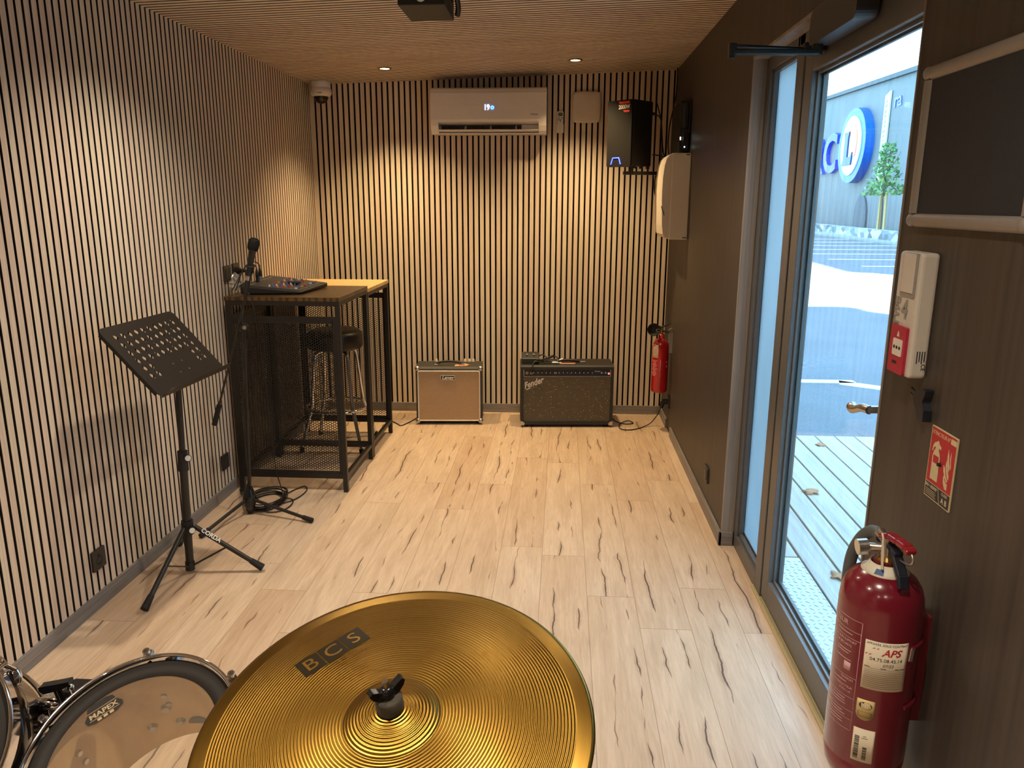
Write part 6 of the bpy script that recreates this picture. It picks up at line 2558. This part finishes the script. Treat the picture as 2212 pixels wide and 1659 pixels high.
M_DECK = m_wood_streak('weathered_deck', rgb(178, 170, 156), rgb(210, 202, 188), (50, 2.0, 2.0), 0.7, 0.4)
b = MB()
for k in range(18):
    x0 = 2.945 + 0.1385 * k
    b.box(x0, x0 + 0.128, -4.0, 5.41, -0.088, -0.06)
for yy in (-3.6, -1.5, 0.6, 2.7, 4.4, 5.35):
    b.box(2.70, 5.43, yy - 0.04, yy + 0.04, GZ, -0.088)
b.box(2.806, 2.934, 3.42, 5.41, -0.088, -0.06)
b.box(2.70, 2.795, 3.42, 5.41, -0.088, -0.06)
structure(b.build('deck', M_DECK, bevel=0.004), 'weathered timber deck outside the door', 'deck')
t = NT('tread_plate_steel')
t.b.inputs['Metallic'].default_value = 0.5
t.b.inputs['Roughness'].default_value = 0.42
t.b.inputs['Base Color'].default_value = rgb(176, 190, 200)
M_TREAD = t.m
b = MB()
b.box(2.70, 2.935, 1.55, 3.405, -0.0665, -0.0605)
for i in range(9):
    for j in range(64):
        cx, cyy = 2.716 + 0.0265 * i, 1.565 + 0.0290 * j
        if cyy > 3.39:
            continue
        s_ = 1 if (i + j) % 2 else -1
        M_ = Matrix.Translation((cx, cyy, -0.0605)) @ Matrix.Rotation(radians(45 * s_), 4, 'Z')
        b.add([(0.0125, 0, 0), (0, 0.0032, 0), (-0.0125, 0, 0), (0, -0.0032, 0), (0.006, 0, 0.0022), (-0.006, 0, 0.0022)],
              [(0, 1, 4), (1, 2, 5), (2, 3, 5), (3, 0, 4), (1, 5, 4), (3, 4, 5)], 0, False, M_)
b.box(2.70, 2.71, 1.55, 3.405, GZ, -0.0665)
structure(b.build('tread_plate', M_TREAD), 'steel tread plate step outside the door', 'step')
M_LEAF = mat('dry_leaf', rgb(186, 132, 88), 0.7, 0, 0.2, 60)
for i, (x, y, a, s_, lab) in enumerate(((3.255, 4.27, 0.4, 0.055, 'orange dry leaf lying on a deck board near the fixed light'), (3.60, 5.18, 1.4, 0.04, 'small dry leaf near the far edge of the deck'), (3.06, 3.22, 2.2, 0.05, 'pale dry leaf on the deck beside the tread plate'))):
    b = MB()
    P = []
    for k in range(24):
        t_ = 2 * pi * k / 24
        r_ = s_ * (0.55 + 0.40 * abs(cos(2.5 * t_)))
        P.append((x + r_ * cos(t_ + a), y + r_ * sin(t_ + a), -0.0585 + 0.012 * (0.5 + 0.5 * sin(3 * t_ + i))))
    P.append((x, y, -0.056))
    b.add(P, [(k, (k + 1) % 24, 24) for k in range(24)], 0, True)
    o = b.build('dry_leaf', M_LEAF)
    sm = o.modifiers.new('thickness', 'SOLIDIFY')
    sm.thickness = 0.001
    tag(o, lab, 'leaf', 'dry leaves on the deck')

# supermarket with its signs
BP0 = Vector((22.838, 66.945, 0))
BD = Vector((20.647 - 22.838, 44.898 - 66.945, 0)).normalized()
BN = Vector((BD.y, -BD.x, 0))
if BN.x > 0:
    BN = -BN


def bp(s, z, out=0.0):
    return BP0 + BD * s + Vector((0, 0, z)) + BN * out


MBD = frame(BP0, BD, (0, 0, 1))
t = NT('ribbed_cladding')
g = t.new('ShaderNodeNewGeometry')
sp_ = t.new('ShaderNodeSeparateXYZ')
t.link(g.outputs['Position'], sp_.inputs[0])
rib = t.math('SINE', t.math('MULTIPLY', sp_.outputs['Y'], 2 * pi / 0.55))
rib = t.math('MULTIPLY', rib, t.math('LESS_THAN', sp_.outputs['Z'], 3.4))
n_ = t.noise(t.pos((0.3, 0.3, 0.3)), 1.0, 3)
base = t.ramp(n_, [(0.3, rgb(98, 104, 106)), (0.7, rgb(112, 118, 120))])
t.link(t.mix(t.math('MULTIPLY', t.math('ADD', rib, 1.0), 0.12), base, rgb(60, 66, 70)), t.b.inputs['Base Color'])
t.b.inputs['Roughness'].default_value = 0.6
M_CLAD = t.m
sb = thing('supermarket_building', 'long grey clad supermarket building across the car park', 'building', bp(15, GZ))
b = MB()
zt0, zt1 = 9.85, 8.35
b.hexa([bp(-45, GZ), bp(55, GZ), bp(55, GZ) - BN * 25, bp(-45, GZ) - BN * 25, bp(-45, zt0 + 2.2), bp(55, zt1 - 1.6), bp(55, zt1 - 1.6) - BN * 25, bp(-45, zt0 + 2.2) - BN * 25])
b.build('facade', M_CLAD, sb)
b = MB()
b.hexa([bp(-45, zt0 + 2.2, 0.25), bp(55, zt1 - 1.6, 0.25), bp(55, zt1 - 1.6, -0.3), bp(-45, zt0 + 2.2, -0.3), bp(-45, zt0 + 2.45, 0.25), bp(55, zt1 - 1.35, 0.25), bp(55, zt1 - 1.35, -0.3), bp(-45, zt0 + 2.45, -0.3)])
b.build('roof_edge', mat('dark_coping', rgb(70, 74, 78), 0.6), sb)

M_BLUE = mat('sign_blue', rgb(0, 96, 190), 0.4)
M_SIGNW = mat('sign_white', rgb(226, 232, 232), 0.4)
M_ORANGE = mat('sign_orange', rgb(236, 130, 90), 0.4)
ls = thing('round_shop_sign', 'big blue and white oval shop sign with a blue L on the grey building', 'sign', bp(11.6, 3.0))
SC, SZ = 11.55, 5.38
FS = frame(bp(SC, SZ), BD, (0, 0, 1))
if (FS.to_3x3() @ Vector((0, 0, 1))).dot(BN) < 0:
    FS = FS @ Matrix.Diagonal((1, 1, -1, 1))


def ell(a, c, n=48):
    return [(a * cos(2 * pi * k / n), c * sin(2 * pi * k / n)) for k in range(n)]


b = MB()
b.prism(ell(3.45, 2.42), 0.0, 0.55, FS)
b.build('blue_rim', M_BLUE, ls)
b = MB()
b.prism(ell(2.55, 1.92), 0.55, 0.60, FS)
b.build('white_face', M_SIGNW, ls)
b = MB()
b.prism([(-0.15, 1.55), (0.3, 1.50), (0.9, 1.35), (1.5, 0.85), (1.75, 0.1), (1.55, -0.6), (1.25, -0.75), (0.75, -0.42), (0.35, -0.75), (-0.1, -0.85), (-0.1, 1.05)], 0.60, 0.64, FS)
b.build('orange_field', M_ORANGE, ls)
b = MB()
b.prism([(-1.45, 0.95), (-0.1, 0.95), (-0.35, 0.55), (-0.35, -0.72), (0.55, -0.72), (0.95, -0.45), (0.75, -1.25), (-1.65, -1.25), (-1.25, -0.85), (-1.25, 0.60)], 0.64, 0.70, FS)
b.build('blue_letter', mat('letter_navy', rgb(16, 66, 130), 0.4), ls)
lt = thing('shop_name_letters', 'raised blue shop name letters left of the oval sign', 'sign', bp(3, 3.9))
FT = frame(bp(2.35, 5.15, 0.05), BD, (0, 0, 1))
b = MB()
b.text('RC', 3.9, FT, 0.25, bold=0.10, sx=1.62)
b.build('letters', mat('letter_blue', rgb(28, 70, 220), 0.4), lt)
bn = thing('vertical_banner', 'tall narrow white banner with grey lettering right of the oval sign', 'banner', bp(17.4, 2.6))
b = MB()
b.hexa([bp(16.75, 2.6, 0.03), bp(17.75, 2.6, 0.03), bp(17.75, 2.6, 0.12), bp(16.75, 2.6, 0.12), bp(16.75, 7.9, 0.03), bp(17.75, 8.1, 0.03), bp(17.75, 8.1, 0.12), bp(16.75, 7.9, 0.12)])
b.build('cloth', mat('banner_white', rgb(226, 216, 216), 0.6), bn)
b = MB()
random.seed(9)
z = 3.3
while z < 7.5:
    h_ = random.choice((0.14, 0.18, 0.10))
    s0 = 17.0 + random.choice((0, 0.1))
    b.hexa([bp(s0, z, 0.12), bp(17.35, z, 0.12), bp(17.35, z, 0.14), bp(s0, z, 0.14), bp(s0, z + h_, 0.12), bp(17.35, z + h_, 0.12), bp(17.35, z + h_, 0.14), bp(s0, z + h_, 0.14)])
    z += h_ + random.choice((0.09, 0.16))
b.build('print', mat('banner_print', rgb(150, 166, 176), 0.6), bn)
rt = thing('small_blue_lettering', 'small blue letters on the grey building right of the banner', 'sign', bp(19.3, 7.2))
b = MB()
b.text('ra', 1.15, frame(bp(19.05, 7.40, 0.03), BD, (0, 0, 1)), 0.03, bold=0.02, sx=1.5)
b.build('letters', mat('letter_violet', rgb(96, 110, 226), 0.4), rt)

# stone wall along the building
PA, PB = Vector((18.773, 52.944, 0)), Vector((17.905, 38.551, 0))
pd = (PB - PA).normalized()
t = NT('rubble_stone')
vo = t.new('ShaderNodeTexVoronoi')
vo.inputs['Scale'].default_value = 1.0
t.link(t.pos((1.6, 1.6, 3.2)), vo.inputs['Vector'])
sc_ = t.new('ShaderNodeSeparateColor')
t.link(vo.outputs['Color'], sc_.inputs[0])
t.link(t.ramp(sc_.outputs[0], [(0.0, rgb(96, 104, 108)), (0.6, rgb(160, 168, 170)), (1.0, rgb(214, 220, 220))]), t.b.inputs['Base Color'])
t.b.inputs['Roughness'].default_value = 0.9
b = MB()
q0, q1 = PA - pd * 30, PB + pd * 20
nn = Vector((-pd.y, pd.x, 0))
if nn.x < 0:
    nn = -nn
b.hexa([q0 + Vector((0, 0, GZ)), q1 + Vector((0, 0, GZ)), q1 + nn * 0.6 + Vector((0, 0, GZ)), q0 + nn * 0.6 + Vector((0, 0, GZ)),
        q0 + Vector((0, 0, 0.25)), q1 + Vector((0, 0, 0.25)), q1 + nn * 0.6 + Vector((0, 0, 0.25)), q0 + nn * 0.6 + Vector((0, 0, 0.25))])
tag(b.build('stone_wall', t.m), 'low rubble stone wall at the foot of the grey building', 'wall')
b = MB()
for i in range(10):
    a0, a1 = pi * i / 10, pi * (i + 1) / 10
    b.hexa([bp(13.6 - 1.5 * cos(a0), GZ, 0.02), bp(13.6 - 1.5 * cos(a1), GZ, 0.02), bp(13.6 - 1.5 * cos(a1), GZ, 0.10), bp(13.6 - 1.5 * cos(a0), GZ, 0.10),
            bp(13.6 - 1.5 * cos(a0), GZ + 0.9 + 1.6 * sin(a0), 0.02), bp(13.6 - 1.5 * cos(a1), GZ + 0.9 + 1.6 * sin(a1), 0.02), bp(13.6 - 1.5 * cos(a1), GZ + 0.9 + 1.6 * sin(a1), 0.10), bp(13.6 - 1.5 * cos(a0), GZ + 0.9 + 1.6 * sin(a0), 0.10)])
tag(b.build('arched_panel', mat('arch_grey', rgb(84, 92, 98), 0.7)), 'dark arched panel low on the grey building left of the tree', 'panel')

# young staked tree
tr_ = thing('young_tree', 'young leafy tree tied to two yellow stakes in front of the grey building', 'tree', (19.3, 44.4, GZ))
TB = Vector((18.75, 43.1, GZ))
tr_.location = TB
b = MB()
b.tube(smooth_path([TB, TB + Vector((0.02, 0.0, 1.0)), TB + Vector((-0.02, 0.03, 2.2)), TB + Vector((0.0, 0.0, 3.4)), TB + Vector((0.1, -0.1, 4.6))], 5), [0.07] * 10 + [0.05] * 8 + [0.03] * 3, 10)
for a_, z_ in ((0.3, 2.6), (2.2, 2.9), (4.1, 3.1), (5.2, 3.5), (1.3, 3.7)):
    b.tube([TB + Vector((0, 0, z_)), TB + Vector((0.5 * cos(a_), 0.5 * sin(a_), z_ + 0.5)), TB + Vector((0.8 * cos(a_), 0.8 * sin(a_), z_ + 1.0))], [0.03, 0.02, 0.01], 6)
b.build('trunk', mat('bark', rgb(120, 104, 84), 0.9), tr_)
for dy in (-0.42, 0.42):
    b = MB()
    b.cyl(TB + Vector((0.05, dy, 0)), TB + Vector((0.02, dy * 0.85, 2.5)), 0.06, 0.06, 10)
    b.build('stake', mat('yellow_stake', rgb(206, 176, 110), 0.8), tr_)
random.seed(21)
b = MB()
vs, fs = [], []
for k in range(620):
    a_ = random.uniform(0, 2 * pi)
    z_ = random.random()
    rad = 1.05 * sqrt(random.random()) * (1.15 - 0.85 * z_)
    c_ = TB + Vector((rad * cos(a_), 1.35 * rad * sin(a_), 2.35 + 2.6 * z_ ** 1.4))
    if random.random() < 0.25 and z_ > 0.55:
        continue
    u1 = Vector((random.uniform(-1, 1), random.uniform(-1, 1), random.uniform(-1, 1))).normalized() * 0.13
    u2 = u1.cross(Vector((random.uniform(-1, 1), random.uniform(-1, 1), random.uniform(-1, 1)))).normalized() * 0.075
    n_ = len(vs)
    vs += [c_ - u1, c_ + u2, c_ + u1, c_ - u2]
    fs.append((n_, n_ + 1, n_ + 2, n_ + 3))
b.add(vs, fs)
t = NT('tree_leaves')
t.link(t.ramp(t.noise(t.pos(), 2.0, 3), [(0.35, rgb(96, 140, 96)), (0.6, rgb(124, 166, 98)), (0.75, rgb(200, 190, 70))]), t.b.inputs['Base Color'])
t.b.inputs['Roughness'].default_value = 0.6
b.build('foliage', t.m, tr_)

# unseen block, added outside the view of the door glass to shade the deck
shade_blk = thing('added_shade_block', 'two storey pale block added out of frame to shade the deck', 'building', (9, -1, GZ))
b = MB()
b.box(6.2, 13, -14, 5.9, GZ, 5.6)
b.build('walls', mat('pale_render', rgb(206, 208, 206), 0.8), shade_blk)  # pale colour picked to bounce light
b = MB()
b.box(6.05, 13.15, -14.15, 6.05, 5.6, 5.8)
b.build('roof', mat('dark_coping', rgb(70, 74, 78), 0.6), shade_blk)
